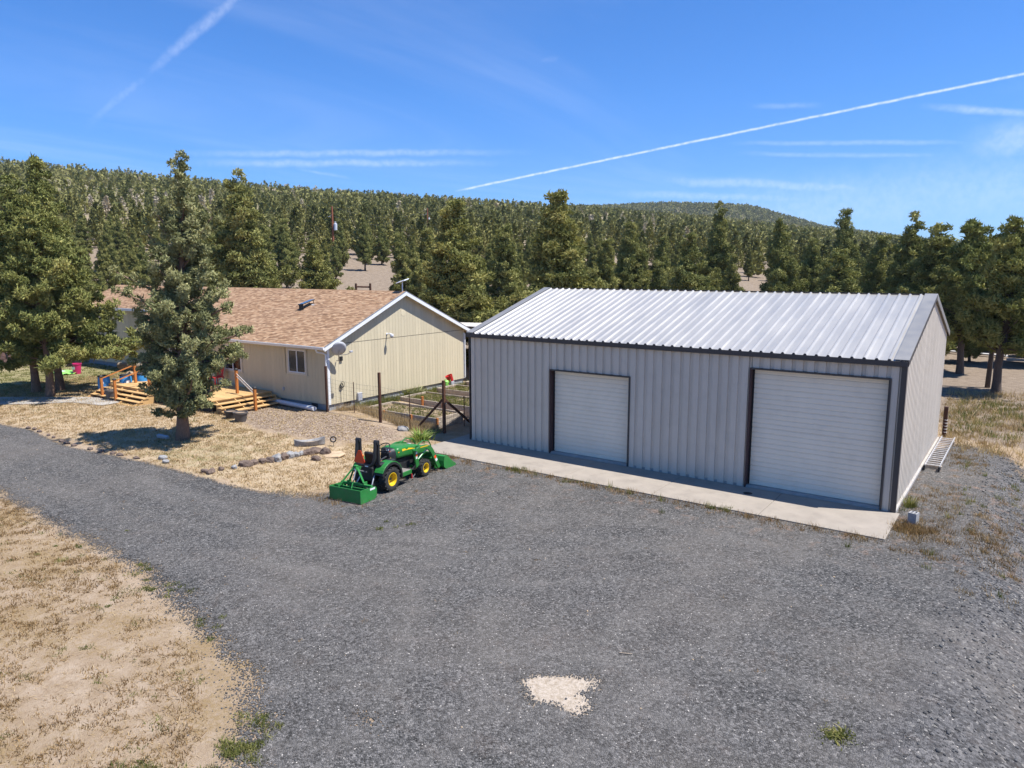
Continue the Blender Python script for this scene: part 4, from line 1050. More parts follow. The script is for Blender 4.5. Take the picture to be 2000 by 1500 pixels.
# rear box blade
bx = MB().bb(-.55, .58, -1.45, -1.425, .012, .40).bb(-.55, .58, -1.25, -1.22, .10, .40).build('box_blade', M['implement_green'], tr, bevel=.003)
for x_ in (-.562, .5805): MB().prism([(-1.46, .0), (-.84, .0), (-.74, .10), (-.74, .30), (-.80, .37), (-1.46, .405)], x_, x_+.012, 'x').build('side_plate', M['implement_green'], bx, bevel=.002)
MB().bb(-.55, .58, -.98, -.90, .34, .42).build('tool_bar', M['implement_green'], bx, bevel=.004)
for k in range(5): MB().box((-.42+k*.22, -.94, .22), (.025, .06, .36)).build('ripper_shank', M['engine'], bx)
for s_ in (-1, 1):
    MB().beam((s_*.035, -.93, .92), (s_*.28, -.92, .42), .02, .07, (0, 1, 0)).build('hitch_bar', M['implement_green'], bx)
    MB().beam((s_*.05, -.95, .90), (s_*.24, -1.42, .41), .016, .05).build('brace_bar', M['implement_green'], bx)
    MB().box((s_*.30, -.90, .36), (.03, .16, .24)).build('hitch_plate', M['implement_green'], bx, bevel=.004)
    MB().cyl((s_*.26, -.86, .28), (s_*.36, -.86, .28), .02).build('hitch_pin', M['steel'], bx)
MB().box((0, -.93, .90), (.12, .10, .10)).build('hitch_head', M['implement_green'], bx, bevel=.01)
MB().prism([(-1.04, .30), (-.82, .30), (-.82, .352), (-1.04, .356)], .5928, .5945, 'x').build('decal', M['decal_white'], bx)
MB().beam((.05, -.97, .86), (.22, -1.30, .62), .022, .052).build('link_decal', M['steel'], bx)

# ------------------------------------------------------------------ garden: fence, raised beds
gf = thing('garden_fence', 'wire garden fence with brown posts and a braced corner post', 'fence', (0, 0, 0))
def fpost(x, y, hgt, w, nm='post', mt='post_brown'):
    z = hz(x, y); m = MB().bb(x-w/2, x+w/2, y-w/2, y+w/2, z-.2, z+hgt); return m.build(nm, M[mt], gf, bevel=.008)
fpost(-4.44, -.47, 2.1, .10); fpost(-1.62, .32, 2.15, .11); fpost(-7.38, -.78, 2.02, .09, 'post', 'rust_post')
fpost(-1.95, 3.4, 1.9, .10)
MB().beam((-1.66, .31, 1.40), (-2.85, .0, .10), .08, .08).build('brace', M['rust_post'], gf); MB().beam((-1.64, .36, 1.40), (-1.85, 2.3, .06), .08, .08).build('brace', M['rust_post'], gf)
for (x_, y_, hh) in ((-6.35, -.17, 1.35), (-2.73, -.5, 1.55), (-1.75, 1.75, 1.3)):
    z = hz(x_, y_); MB().bb(x_-.02, x_+.02, y_-.005, y_+.005, z-.2, z+hh).bb(x_-.004, x_+.004, y_-.02, y_+.02, z-.2, z+hh).build('steel_post', M['rust_post'], gf)
wm = MB()
def wires(A, B, n_h, hh, step):
    A, B = Vector(A), Vector(B); L = (B-A).length
    za, zb = hz(A.x, A.y), hz(B.x, B.y)
    for k in range(n_h):
        u = .05+hh*k/(n_h-1)
        pts = [((A.x*(1-s_)+B.x*s_), (A.y*(1-s_)+B.y*s_), za*(1-s_)+zb*s_+u-.05*math.sin(math.pi*s_)) for s_ in np.linspace(0, 1, 7)]
        wm.tube(pts, .0032, 3, False)
    for k in range(int(L/step)):
        s_ = (k+.5)*step/L; x_, y_ = A.x*(1-s_)+B.x*s_, A.y*(1-s_)+B.y*s_; z = za*(1-s_)+zb*s_
        wm.tube([(x_, y_, z+.05), (x_, y_, z+.05+hh)], .0024, 3, False)
wires((-7.38, -.78, 0), (-4.44, -.47, 0), 9, 1.45, .15); wires((-4.44, -.47, 0), (-1.62, .32, 0), 9, 1.45, .15); wires((-1.62, .32, 0), (-1.95, 3.4, 0), 9, 1.45, .15)
wm.build('wire_mesh', M['wire'], gf)
def bed(x0, x1, y0, y1, top, label, stakes, nm='raised_bed'):
    zb = min(hz(x0, y0), hz(x1, y0), hz(x1, y1))-.05
    b = thing(nm, label, 'garden bed', (x0, y0, 0), 0, None)
    X, Y = x1-x0, y1-y0; t = .05; q = random.Random(int(x0*100+y0*37))
    for (ya, yb) in ((0, t), (Y-t, Y)):
        c = X*q.uniform(.45, .55)
        for (xa, xb) in ((0, c-.004), (c+.004, X)):
            for (za, zt) in ((zb, top-.16), (top-.155, top+q.uniform(-.015, .015))):
                MB().bb(xa, xb, ya+q.uniform(-.006, .006), yb+q.uniform(-.006, .006), za, zt).build('plank', M['bed_wood'], b, bevel=.006)
    for (xa, xb) in ((0, t), (X-t, X)):
        for (za, zt) in ((zb, top-.16), (top-.155, top+q.uniform(-.01, .01))):
            MB().bb(xa+q.uniform(-.006, .006), xb+q.uniform(-.006, .006), t+.008, Y-t-.008, za, zt).build('plank', M['bed_wood'], b, bevel=.006)
    g_ = 12; v = []; q2 = random.Random(5)
    for i in range(g_+1):
        for j in range(g_+1): v.append((t+.01+(X-2*t-.02)*i/g_, t+.01+(Y-2*t-.02)*j/g_, top-.10+q2.uniform(-.03, .03)))
    f = [(i*(g_+1)+j, (i+1)*(g_+1)+j, (i+1)*(g_+1)+j+1, i*(g_+1)+j+1) for i in range(g_) for j in range(g_)]
    MB().add(v, f).build('soil', M['soil'], b, smooth='all')
    for (sx, sy, hh) in stakes: MB().bb(sx-.045, sx+.045, sy-.045, sy+.045, zb, top+hh).build('stake', M['cedar'], b, bevel=.005)
    return b
BEDS = [(-6.5, -2.25, .55, 2.3, .50), (-6.75, -2.35, 3.05, 4.9, .58), (-6.85, -2.5, 5.75, 7.3, .62), (-6.9, -2.6, 8.1, 9.3, .66)]
bed(*BEDS[0], 'weathered timber raised bed nearest the braced corner post', [(1.3, -.07, .02), (2.9, -.07, .02), (4.3, 0, .02)])
bed(*BEDS[1], 'weathered timber raised bed with two orange stakes, second from the front', [(1.5, -.07, .18), (2.75, -.07, .22)])
bed(*BEDS[2], 'weathered timber raised bed third from the front, by the gable wall', [])
bed(*BEDS[3], 'farthest weathered raised bed beside the house back corner', [])
sg = thing('garden_sign', 'small grey triangular sign on a stake in the raised beds', 'sign', (-3.55, 2.55, 0))
MB().prism([(-.16, .78), (.16, .78), (.02, .44)], -.012, .012, 'y').build('plate', M['dish_grey'], sg, bevel=.003)
MB().bb(-.015, .015, -.03, -.0125, .05, .7).build('stake', M['post_brown'], sg)

# ------------------------------------------------------------------ small things
def lathe_thing(name, label, cat, loc, prof, mt, n=24, group=None, rz=0):
    t0 = thing(name, label, cat, loc, rz, group); return t0
def pot(label, x, y, r0, r1, hh, mt, nm='plant_pot'):
    t0 = thing(nm, label, 'pot', (x, y, hz(x, y)+.005))
    MB().lathe([(0.001, 0), (r0, 0), (r1*.97, hh*.82), (r1*1.06, hh*.84), (r1*1.06, hh), (r1*.95, hh), (r1*.9, hh*.86)], 24).build('body', M[mt], t0, smooth=True)
    MB().lathe([(r1*.92, hh*.86), (r1*.5, hh*.9), (.001, hh*.88)], 18).build('soil', M['soil'], t0, smooth=True)
    return t0
pot('black nursery pot at the foot of the right deck steps', -9.62, -4.0, .20, .26, .32, 'pot_black')
pot('grey ribbed planter beside the black pot by the deck steps', -8.72, -4.15, .20, .28, .40, 'pot_grey')
p3 = pot('brown plant pot with dead stems on the left deck steps', -18.25, -4.72, .19, .27, .48, 'pot_grey')
dm = MB(); q = random.Random(2)
for k in range(9): a = q.uniform(0, 6.3); dm.tube([(.1*math.cos(a), .1*math.sin(a), .4), (.2*math.cos(a), .2*math.sin(a), .55+q.uniform(0, .2))], .008, 4)
dm.build('dead_stem', M['log'], p3)
def barrel(label, x, y, rz):
    t0 = thing('rain_barrel', label, 'barrel', (x, y, hz(x, y)+.005), rz, 'blue barrels by the left deck steps')
    MB().lathe([(.001, 0), (.24, 0), (.27, .03), (.285, .2), (.29, .42), (.285, .64), (.27, .82), (.25, .88), (.001, .88)], 24).build('body', M['blue_plastic'], t0, smooth=True)
    MB().lathe([(.255, .881), (.275, .885), (.275, .93), (.25, .94), (.001, .93)], 24).build('lid', M['pot_black'], t0, smooth=True)
    MB().box((.286*math.cos(-1.0), .286*math.sin(-1.0), .60), (.012, .18, .12), Matrix.Rotation(-1.0, 3, 'Z')).build('label_sticker', M['decal_white'], t0)
barrel('blue plastic barrel farthest left, beside the deck steps', -20.1, -4.15, .2)
barrel('blue plastic barrel in the middle behind the cedar post', -19.55, -3.35, .9)
barrel('blue plastic barrel nearest the deck boards', -19.35, -2.6, 1.6)
o = MB().blob((-20.9, -1.9, .75), (.95, .8, .62), 5, .14, 3).build('boulder', M['stone_tan'], smooth='all'); tag(o, 'large rounded tan boulder at the left end of the deck', 'boulder')
lg = MB().tube([(-22.2, -2.3, 1.48), (-21.2, -2.2, 1.52), (-19.9, -2.05, 1.55)], [.17, .18, .16], 14).build('log_post', M['log'], smooth=True); tag(lg, 'short peeled log lying on the tan boulder', 'log')
bk_ = thing('pink_bucket', 'hot pink plastic bucket standing on the grass', 'bucket', (-28.9, -1.6, hz(-28.9, -1.6)))
MB().lathe([(.001, 0), (.20, 0), (.26, .56), (.28, .56), (.28, .62), (.255, .62), (.19, .05), (.001, .04)], 24).build('body', M['pink'], bk_, smooth=True)
MB().box((.245*math.cos(-1.2), .245*math.sin(-1.2), .36), (.012, .2, .16), Matrix.Rotation(-1.2, 3, 'Z')).build('printed_mark', M['decal_white'], bk_)
mt_ = MB(); q = random.Random(3)
for (cx, cy, sx, sy) in ((-29.6, -2.0, .9, .5),):
    n_ = 8; v = [(cx+sx*(i/n_-.5)*2, cy+sy*(j/n_-.5)*2, .42+q.uniform(.01, .10)) for i in range(n_+1) for j in range(n_+1)]
    mt_.add(v, [(i*9+j, (i+1)*9+j, (i+1)*9+j+1, i*9+j+1) for i in range(8) for j in range(8)])
o = mt_.build('crumpled_sheet', M['lime'], smooth='all'); tag(o, 'crumpled lime and white plastic sheet beside the pink bucket', 'sheet')
MB().bb(-30.2, -29.7, -2.4, -1.9, .50, .53).build('white_edge', M['white_plastic'], o)
rb = thing('red_bucket', 'red bucket tipped against the house wall behind the raised beds', 'bucket', (-7.12, 7.2, .50))
m = MB().lathe([(.001, 0), (.15, 0), (.19, .30), (.20, .32), (.18, .32), (.14, .03), (.001, .02)], 20).build('body', M['red'], rb, smooth=True); m.rotation_euler = (R(20), R(-12), 0); m.location = (0, 0, .28)
MB().bb(-.14, .14, -.12, .12, 0, .28).build('crate', M['dish_grey'], rb, bevel=.01)
gw = thing('watering_can', 'lime green watering can beside the red bucket', 'watering can', (-7.02, 6.7, .58))
MB().lathe([(.001, 0), (.13, 0), (.14, .25), (.10, .30), (.06, .31)], 16).build('body', M['lime'], gw, smooth=True); MB().tube([(.1, 0, .08), (.26, 0, .28), (.30, 0, .34)], .02, 6).build('spout', M['lime'], gw); MB().tube([(-.12, 0, .1), (-.24, 0, .2), (-.06, 0, .34), (.05, 0, .32)], .014, 6).build('handle', M['lime'], gw)
o = MB().tube([(-11.2, -.95, .56), (-7.95, -1.02, .52)], .105, 14).build('drain_pipe', M['pvc'], smooth=True); tag(o, 'long white plastic drain pipe lying along the house foundation', 'pipe')
hsx = thing('hammock_stand', 'black metal hammock stand with curved end arms under the left junipers', 'hammock stand', (-34.7, -1.3, hz(-34.7, -1.3)), R(38))
MB().tube([(-1.9, 0, .12), (1.9, 0, .12)], .045, 8).build('base_tube', M['pot_black'], hsx)
for s_ in (-1, 1):
    MB().tube([(s_*1.2, 0, .12), (s_*1.7, 0, .18), (s_*2.0, 0, .5), (s_*2.15, 0, 1.0), (s_*2.3, 0, 1.4)], .045, 8).build('end_arm', M['pot_black'], hsx, smooth=True)
    MB().tube([(s_*1.2, -.6, .05), (s_*1.2, .6, .05)], .04, 8).build('foot_tube', M['pot_black'], hsx)
nt = MB()
for k in range(9):
    y_ = -.4+k*.1; nt.tube([(-2.25, y_*.1, 1.35), (-1.2, y_, .75), (0, y_, .55), (1.2, y_, .75), (2.25, y_*.1, 1.35)], .02, 4)
nt.build('netting', M['dish_grey'], hsx)
def lantern(label, x, y, z):
    t0 = thing('hanging_feeder', label, 'bird feeder', (x, y, z), rnd.uniform(0, 1), 'feeders hanging under the left junipers')
    MB().prism([(-.17, 0), (.17, 0), (.17, .04), (-.17, .04)], -.14, .14, 'y').build('tray', M['post_brown'], t0); MB().bb(-.11, .11, -.1, .1, .0405, .36).build('body', M['log'], t0, bevel=.01)
    MB().prism([(-.19, .36), (.19, .36), (0, .52)], -.16, .16, 'y').build('roof', M['pot_black'], t0); MB().tube([(0, 0, .5), (0, 0, 2.4)], .008, 4).build('cord', M['rubber'], t0)
lantern('dark bird feeder hanging between the two left juniper trunks', -27.0, -4.3, 1.25); lantern('bird feeder hanging in front of the rearmost left trunk', -25.5, -3.4, 1.3)
# retaining wall of brown blocks at the far left
rw = thing('retaining_wall', 'low brown stacked block retaining wall at the far left', 'wall', (0, 0, 0))
q = random.Random(6); A_, B_ = Vector((-36.5, -8.5, 0)), Vector((-38.8, 11.0, 0)); Lw = (B_-A_).length; dv = (B_-A_).normalized()
blk_me = MB().box((0, 0, 0), (.40, .30, .19)); 
for rw_i in range(5):
    s_ = -.2*(rw_i % 2)
    while s_ < Lw:
        p_ = A_+dv*s_; o = MB().box((0, 0, 0), (.42+q.uniform(-.02, .0), .32+q.uniform(-.03, .03), .192)).build('block', M['wall_block'], rw, bevel=.012, tint=q.random())
        o.location = (p_.x-.07*rw_i+q.uniform(-.02, .02), p_.y, .42+.2*rw_i); o.rotation_euler = (0, q.uniform(-.03, .03), math.atan2(dv.y, dv.x)+q.uniform(-.05, .05)); s_ += .43
rd_ = MB(); pr_ = [(-46, -14), (-41.2, -9), (-42.4, 2), (-43.2, 12), (-48.5, 12), (-47.5, 0), (-49.5, -14)]
rd_.prism(pr_, 1.0, 1.34, 'z'); struct(rd_.build('side_road', M['path_concrete']))['label'] = 'pale grey gravel lane above the block retaining wall'
# bowl, pinwheel, slab and border stones
tr_ = thing('stone_trough', 'grey boat-shaped stone planter on the dry lawn', 'planter', (-3.85, -4.6, hz(-3.85, -4.6)), R(62))
b_ = MB(); v = []
for i in range(13):
    u = -1+2*i/12; w = .22*math.sqrt(max(.02, 1-u*u*.96)); zt = .17+.10*u*u
    for (yy, zz) in ((-w*.55, .0), (-w, zt), (-w*.75, zt-.01), (-w*.5, .10), (w*.5, .10), (w*.75, zt-.01), (w, zt), (w*.55, 0.)): v.append((u*.55, yy, zz))
b_.add(v, [(i*8+k, i*8+(k+1) % 8, (i+1)*8+(k+1) % 8, (i+1)*8+k) for i in range(12) for k in range(8)]); b_.build('basin', M['stone_grey'], tr_, smooth=True)
MB().bb(-.42, .42, -.10, .10, .09, .125).build('soil', M['soil'], tr_, bevel=.03)
pw = thing('garden_spinner', 'small black wheel ornament on a stake behind the tractor', 'ornament', (-3.2, -4.05, hz(-3.2, -4.05)), R(50))
pw.scale = (.75, .75, .75)
sp_ = MB(); sp_.tube([(.13*math.cos(a), 0, .36+.13*math.sin(a)) for a in np.linspace(0, 6.2832, 17)], .035, 6, False); sp_.build('ring', M['rubber'], pw, smooth=True)
MB().cyl((0, -.02, .36), (0, .02, .36), .05, None, 10).build('hub', M['dish_grey'], pw); MB().cyl((0, 0, -.1), (0, 0, .24), .012, None, 6).build('stake', M['rubber'], pw)
sl_ = MB().prism([(-.42, -.16), (-.12, -.34), (.30, -.26), (.40, .08), (.12, .32), (-.30, .26)], .0, .07, 'z').build('flat_stone', M['stone_tan'], bevel=.02); sl_.location = (-2.35, -4.75, hz(-2.35, -4.75)); sl_.rotation_euler = (R(6), R(-4), .4); tag(sl_, 'pale flat flagstone behind the tractor on the dry grass', 'stone')
sl2 = MB().prism([(-.55, -.1), (.5, -.14), (.55, .1), (-.5, .12)], 0, .06, 'z').build('flat_stone', M['stone_tan'], bevel=.015); sl2.location = (-3.1, -5.05, hz(-3.1, -5.05)); sl2.rotation_euler = (0, 0, R(55)); tag(sl2, 'thin tan slab lying beside the stone planter', 'stone')
q = random.Random(21); rocks = []
path_ = [(400, 921), (412, 922), (432, 917), (458, 914), (481, 909), (497, 906), (514, 903), (528, 901), (542, 899), (554, 896), (566, 893), (578, 891), (588, 889), (598, 887), (607, 885), (617, 883), (636, 884), (618, 895)]
RK = []
ORD = ['first', 'second', 'third', 'fourth', 'fifth', 'sixth', 'seventh', 'eighth', 'ninth', 'tenth', 'eleventh', 'twelfth', 'thirteenth', 'fourteenth', 'fifteenth', 'sixteenth', 'seventeenth', 'eighteenth']
path_.sort()
for (px, py) in path_:
    d = ray(px, py); P = CAM_C+d*(.12-CAM_C[2])/d[2]; RK.append((P[0], P[1]))
for i, (x_, y_) in enumerate(RK):
    s_ = q.uniform(.13, .22) if i > 3 else q.uniform(.10, .14)
    o = MB().blob((0, 0, 0), (s_*q.uniform(.9, 1.25), s_, s_*q.uniform(.7, .95)), 30+i, .22, 2).build('border_rock', M['stone_brown' if q.random() < .88 else 'stone_grey'], smooth=False)
    o.location = (x_, y_, hz(x_, y_)+.045); o.rotation_euler = (0, 0, q.uniform(0, 6))
    tag(o, ORD[i]+' rock from the left in the curved row edging the dry lawn', 'rock', 'rocks edging the lawn')
for i, (x_, y_, s_, lb) in enumerate([(-3.07, -.56, .20, 'grey rounded rock beside the iris clump'), (-6.4, -8.75, .13, 'pale blue-grey stone at the lawn edge in the juniper shadow'), (-5.95, -8.9, .10, 'small grey stone at the gravel edge below the juniper')]):
    o = MB().blob((0, 0, 0), (s_*1.3, s_, s_*.75), 60+i, .16, 2).build('stone', M['stone_grey']); o.location = (x_, y_, hz(x_, y_)+.05); tag(o, lb, 'rock')
for i in range(14):
    x_ = -16+i*.72+q.uniform(-.2, .2); y_ = np.interp(x_, [-17.6, -15.4, -11.35, -6.4], [-9.55, -9.3, -9.65, -9.2])+.1
    if x_ > -6.5: continue
    o = MB().blob((0, 0, 0), (q.uniform(.14, .26), q.uniform(.07, .11), .07), 80+i, .2, 1).build('edge_stone', M['stone_brown']); o.location = (x_, y_, hz(x_, y_)+.02); o.rotation_euler = (0, 0, q.uniform(-.4, .2)); tag(o, ORD[i]+' small dark stone from the left along the lawn and drive edge', 'rock', 'stones along the drive edge')
# cinder block
cb = thing('cinder_block', 'grey cinder block standing on end by the workshop corner', 'block', (15.22, -.62, .02), R(-14))
w_, l_, h_ = .20, .20, .40
for x_ in (-.10+.018, 0, .10-.018): MB().bb(x_-.018, x_+.018, -.085, .085, 0, .30).build('web', M['block'], cb)
MB().bb(-.10, .10, -.105, -.0855, 0, .30).build('face_shell', M['block'], cb); MB().bb(-.10, .10, .0855, .105, 0, .30).build('face_shell', M['block'], cb)
# ladder lying beside the workshop
la = thing('ladder', 'aluminium extension ladder lying on the gravel beside the workshop wall', 'ladder', (15.02, 5.35, .02), R(-.3))
for s_ in (-1, 1):
    MB().bb(s_*.21-.016, s_*.21+.016, 0, 5.05, .10, .18).build('side_rail', M['aluminium'], la, bevel=.004)
    MB().box((s_*.21, -.05, .09), (.05, .12, .16)).build('foot', M['rubber'], la, bevel=.01)
for k in range(16): MB().cyl((-.2, .22+k*.305, .14), (.2, .22+k*.305, .14), .018, None, 8).build('rung', M['aluminium'], la)
MB().bb(-.25, .25, .3, .42, -.02, .099).bb(-.25, .25, 4.6, 4.7, -.02, .099).build('rest_block', M['bed_wood'], la)
fp = MB().bb(14.78, 14.92, 10.9, 11.04, -.3, 1.25).build('fence_post', M['rust_post'], bevel=.01); tag(fp, 'rusty brown post at the back corner of the workshop', 'post')
fw_ = MB()
for k in range(5): fw_.tube([(14.86+.085*math.cos(a), 10.97+.085*math.sin(a), .25+.12*k) for a in np.linspace(0, 6.28, 9)], .008, 4, False)
fw_.build('wire_wrap', M['aluminium'], fp)
# long white boards and fence at the right back
for i, (px0, d0, px1, d1, lb) in enumerate([(1835, 56, 1985, 52, 'long white board lying on the ground behind the right junipers'), (1780, 60, 1850, 58, 'shorter white board lying left of the right junipers'), (1985, 50, 2060, 49, 'weathered white board at the right edge')]):
    (xa, ya), (xb, yb) = at(px0, d0), at(px1, d1)
    o = MB().beam((xa, ya, hz(xa, ya)+.18), (xb, yb, hz(xb, yb)+.18), .45, .12).build('white_board', M['old_board'], bevel=.01); tag(o, lb, 'board')
bfence = thing('back_fence', 'line of thin dark steel fence posts behind the right junipers', 'fence')
for px in (1790, 1850, 1915, 1975, 2030):
    x_, y_ = at(px, 58); z = hz(x_, y_); MB().bb(x_-.035, x_+.035, y_-.035, y_+.035, z-.2, z+1.7).build('post', M['rust_post'], bfence)
w2 = MB()
for k in range(4):
    w2.tube([(*at(px, 58), hz(*at(px, 58))+.4+.35*k) for px in (1780, 1850, 1915, 1975, 2040)], .006, 3, False)
w2.build('wire', M['wire'], bfence)
sb = thing('burn_barrel', 'dark low metal bin at the right edge behind the junipers', 'bin', (*at(1991, 55), hz(*at(1991, 55))))
MB().lathe([(.001, 0), (.40, 0), (.42, .35), (.46, .37), (.46, .42), (.38, .42), (.36, .1)], 18).build('body', M['pot_black'], sb, smooth=True); MB().cyl((-.5, 0, .2), (.5, 0, .2), .03).build('handle_bar', M['pot_black'], sb)
# H-brace of the pasture fence behind the house
gt = thing('fence_brace', 'dark wooden H-brace of the pasture fence beyond the house roof', 'fence brace')
(xa, ya), (xb, yb) = at(694, 78), at(722, 78); za = top_z(553, 78)
for x_, y_ in ((xa, ya), (xb, yb)): MB().cyl((x_, y_, hz(x_, y_)-.3), (x_, y_, max(za, hz(x_, y_)+1.3)), .12, None, 10).build('post', M['rust_post'], gt)
MB().cyl((xa, ya, za-.35), (xb, yb, za-.4), .09, None, 8).build('rail', M['rust_post'], gt)
# utility poles
def upole(label, px, depth, ytop, nm='utility_pole'):
    x_, y_ = at(px, depth); z1 = top_z(ytop, depth); z0 = hz(x_, y_)
    t0 = thing(nm, label, 'utility pole', (x_, y_, z0)); H_ = z1-z0
    MB().cyl((0, 0, -.5), (0, 0, H_), .19, .14, 12).build('pole', M['pole_wood'], t0, smooth=True)
    MB().tube([(0, 0, H_-.9), (-.5, .1, H_-1.5), (-1.2, .2, H_-1.6)], .05, 6).build('crossarm', M['transformer'], t0)
    MB().lathe([(.001, -.55), (.27, -.55), (.28, .45), (.24, .5), (.001, .55)], 16, (.45*AR[0], .45*AR[1], H_-3.2)).build('transformer', M['transformer'], t0, smooth=True)
    for k in (-.1, .1): MB().lathe([(.05, 0), (.06, .1), (.04, .2), (.001, .3)], 8, (.45*AR[0]+k, .45*AR[1], H_-2.65)).build('insulator', M['transformer'], t0)
    return (x_, y_, z1)
u1 = upole('reddish utility pole with grey transformer rising out of the junipers', 653, 118, 404)
u2 = upole('distant utility pole with small transformer on the hillside', 837, 205, 408)
wl = MB(); e0 = (*at(-100, 120), top_z(400, 120)); e2 = (*at(1700, 210), top_z(470, 210))
def sag(a, b, s_): 
    return [(a[0]*(1-u)+b[0]*u, a[1]*(1-u)+b[1]*u, a[2]*(1-u)+b[2]*u-4*s_*u*(1-u)) for u in np.linspace(0, 1, 17)]
for dz_ in (0, -1.5):
    wl.tube(sag((u1[0], u1[1], u1[2]+dz_), (u2[0], u2[1], u2[2]+dz_), 2.2), .012, 4, False); wl.tube(sag((u2[0], u2[1], u2[2]+dz_), (e2[0], e2[1], e2[2]+dz_), 2.5), .010, 4, False)
o = wl.build('power_line', M['line_wire']); tag(o, 'thin power lines strung between the utility poles', 'wires')
# ------------------------------------------------------------------ trees
def unit(v): return v/(np.linalg.norm(v, axis=-1, keepdims=True)+1e-9)
def sprig_mesh(rng, cen, rad, outw, per, ln, wd, tintc, flat=.85):
    """leaf sprays filling each clump: two crossed slim triangles per spray"""
    per = np.maximum(4, (per*(rad/np.mean(rad))**1.7).astype(int))
    idx = np.repeat(np.arange(len(cen)), per); n = len(idx)
    dirs = unit(rng.normal(size=(n, 3))); rr = rng.uniform(.25, 1.0, n)**.6
    off = dirs*rr[:, None]*rad[idx][:, None]; off[:, 2] *= flat
    p = cen[idx]+off
    nr = unit(dirs+.35*outw[idx]+np.array([0, 0, .3])+.55*rng.normal(size=(n, 3)))      # sprays lie on the clump's surface, tips lifting outwards
    a = unit(np.cross(nr, rng.normal(size=(n, 3))+np.array([0, 0, .3]))); d = unit(np.cross(a, nr)+.55*dirs+np.array([0, 0, .25])); b = unit(np.cross(d, a))
    L = (ln*rng.uniform(.55, 1.3, n)*np.where(rng.random(n) < .14, 1.8, 1.0))[:, None]; w = (wd*rng.uniform(.6, 1.3, n))[:, None]
    v = np.stack([p-a*w, p+a*w, p+d*L, p-b*w, p+b*w, p+d*L*.8], 1).reshape(-1, 3)
    tri = np.arange(n*6).reshape(-1, 3)
    t = np.clip(tintc[idx]+rng.normal(0, .13, n), 0, 1)
    return v, tri, np.repeat(t, 6)
def branch_tubes(segs, n=5):
    m = MB()
    for pts, r in segs: m.tube(pts, r, n, False)
    return m
def gen_tree(seed, H, prof, base, nbr, clr, per, ln, wd, tr_r, bark, fol, lean=0., leaders=1, bare=0.0, droop=.12, extra=None, bamp=1.0, up=.5):
    rng = np.random.default_rng(seed); q = random.Random(seed)
    bend = [(q.uniform(-1, 1)*.018*H*bamp, q.uniform(-1, 1)*.018*H*bamp) for _ in range(6)]
    def trunk(t):
        k = t*5; i = min(4, int(k)); u = k-i
        return np.array([bend[i][0]*(1-u)*(i > 0)+bend[i+1][0]*u+lean*t*H*AR[0], bend[i][1]*(1-u)*(i > 0)+bend[i+1][1]*u+lean*t*H*AR[1], t*H])
    m = MB(); ts = np.linspace(0, .93, 12)
    pts = [trunk(t) for t in ts]; pts[0][2] = -.3
    m.tube(pts, [tr_r*(1.35 if i == 0 else 1)*(1-.92*t)+.015 for i, t in enumerate(ts)], 9, False)
    C_, Rd, Ow, Tn = [], [], [], []
    segs = []
    for i in range(nbr):
        t = base+(1-base)*((i+.5)/nbr)**.9; az = i*2.39996+q.uniform(-.4, .4)
        r = prof(t, az)
        r *= q.uniform(.62, 1.12)
        r = max(r, .12)
        st = trunk(max(base*.6, t-.28*r/H-.01)); o = np.array([math.cos(az), math.sin(az), 0])
        rise = r*q.uniform(-.15, up)-droop*r*(1-t)
        end = trunk(t)+o*r+np.array([0, 0, rise])
        midp = (st+end)/2+np.array([0, 0, -.06*r])+rng.normal(size=3)*.05*r
        if r > .35: segs.append(([st, midp, end], [max(.012, tr_r*.26*(1-t)+.012), max(.010, tr_r*.15*(1-t)+.008), .006]))
        nc = max(1, int(r/clr*1.25)); bt = q.uniform(-.18, .18)
        dead = q.random() < bare
        for j in range(nc):
            f = 1-(j/nc)*.62-q.uniform(0, .1)
            p = st*(1-f)**2+2*midp*f*(1-f)+end*f*f
            p = p+rng.normal(size=3)*clr*np.array([.55, .55, .42])
            if dead and j > 0: continue
            C_.append(p); Rd.append(clr*q.uniform(.42, 1.28)*(1.0 if t < .9 else .7)); Ow.append(o*(.5+.5*f)); Tn.append(.46+bt+q.uniform(-.12, .12))
    for l in range(leaders):                                     # pointed leaders at the top
        a = q.uniform(0, 6.3); lo = .0 if l == 0 else q.uniform(.04, .09)*H
        hh = 1.0 if l == 0 else q.uniform(.88, .96)
        for k in range(int(.16*H/clr*1.7)+2):
            u = k/(int(.16*H/clr*1.7)+1); z = H*(hh-.16*(1-u))-1.5*clr
            p = trunk(min(1, hh-.16*(1-u)))+np.array([math.cos(a)*lo, math.sin(a)*lo, 0])+rng.normal(size=3)*clr*.3*(1.2-u)
            p[2] = z
            C_.append(p); Rd.append(clr*(.75-.42*u)); Ow.append(np.array([0, 0, 1.])); Tn.append(.5)
    if extra:
        for (az, z, r, rise, n_) in extra:                        # single limbs that stand out of the crown
            o = np.array([math.cos(az), math.sin(az), 0]); st = trunk(max(.02, z/H-.04)); end = trunk(z/H)+o*r+np.array([0, 0, rise])
            md = (st+end)/2+np.array([0, 0, -.05*r]); segs.append(([st, md, end], [.07, .05, .012]))
            for k in range(n_):
                f = .35+.65*k/max(1, n_-1); p = st*(1-f)**2+2*md*f*(1-f)+end*f*f+rng.normal(size=3)*clr*.5
                C_.append(p); Rd.append(clr*q.uniform(.6, 1.05)); Ow.append(o); Tn.append(.5+q.uniform(-.15, .15))
    for s_ in segs: m.tube(s_[0], s_[1], 5, False)
    v, tri, tn = sprig_mesh(rng, np.array(C_), np.array(Rd), np.array(Ow), per, ln, wd, np.array(Tn))
    root = bpy.data.objects.new('juniper_tree', None); COL.objects.link(root); root.empty_display_size = .3
    tk = m.build('trunk', M[bark], root, smooth='all')
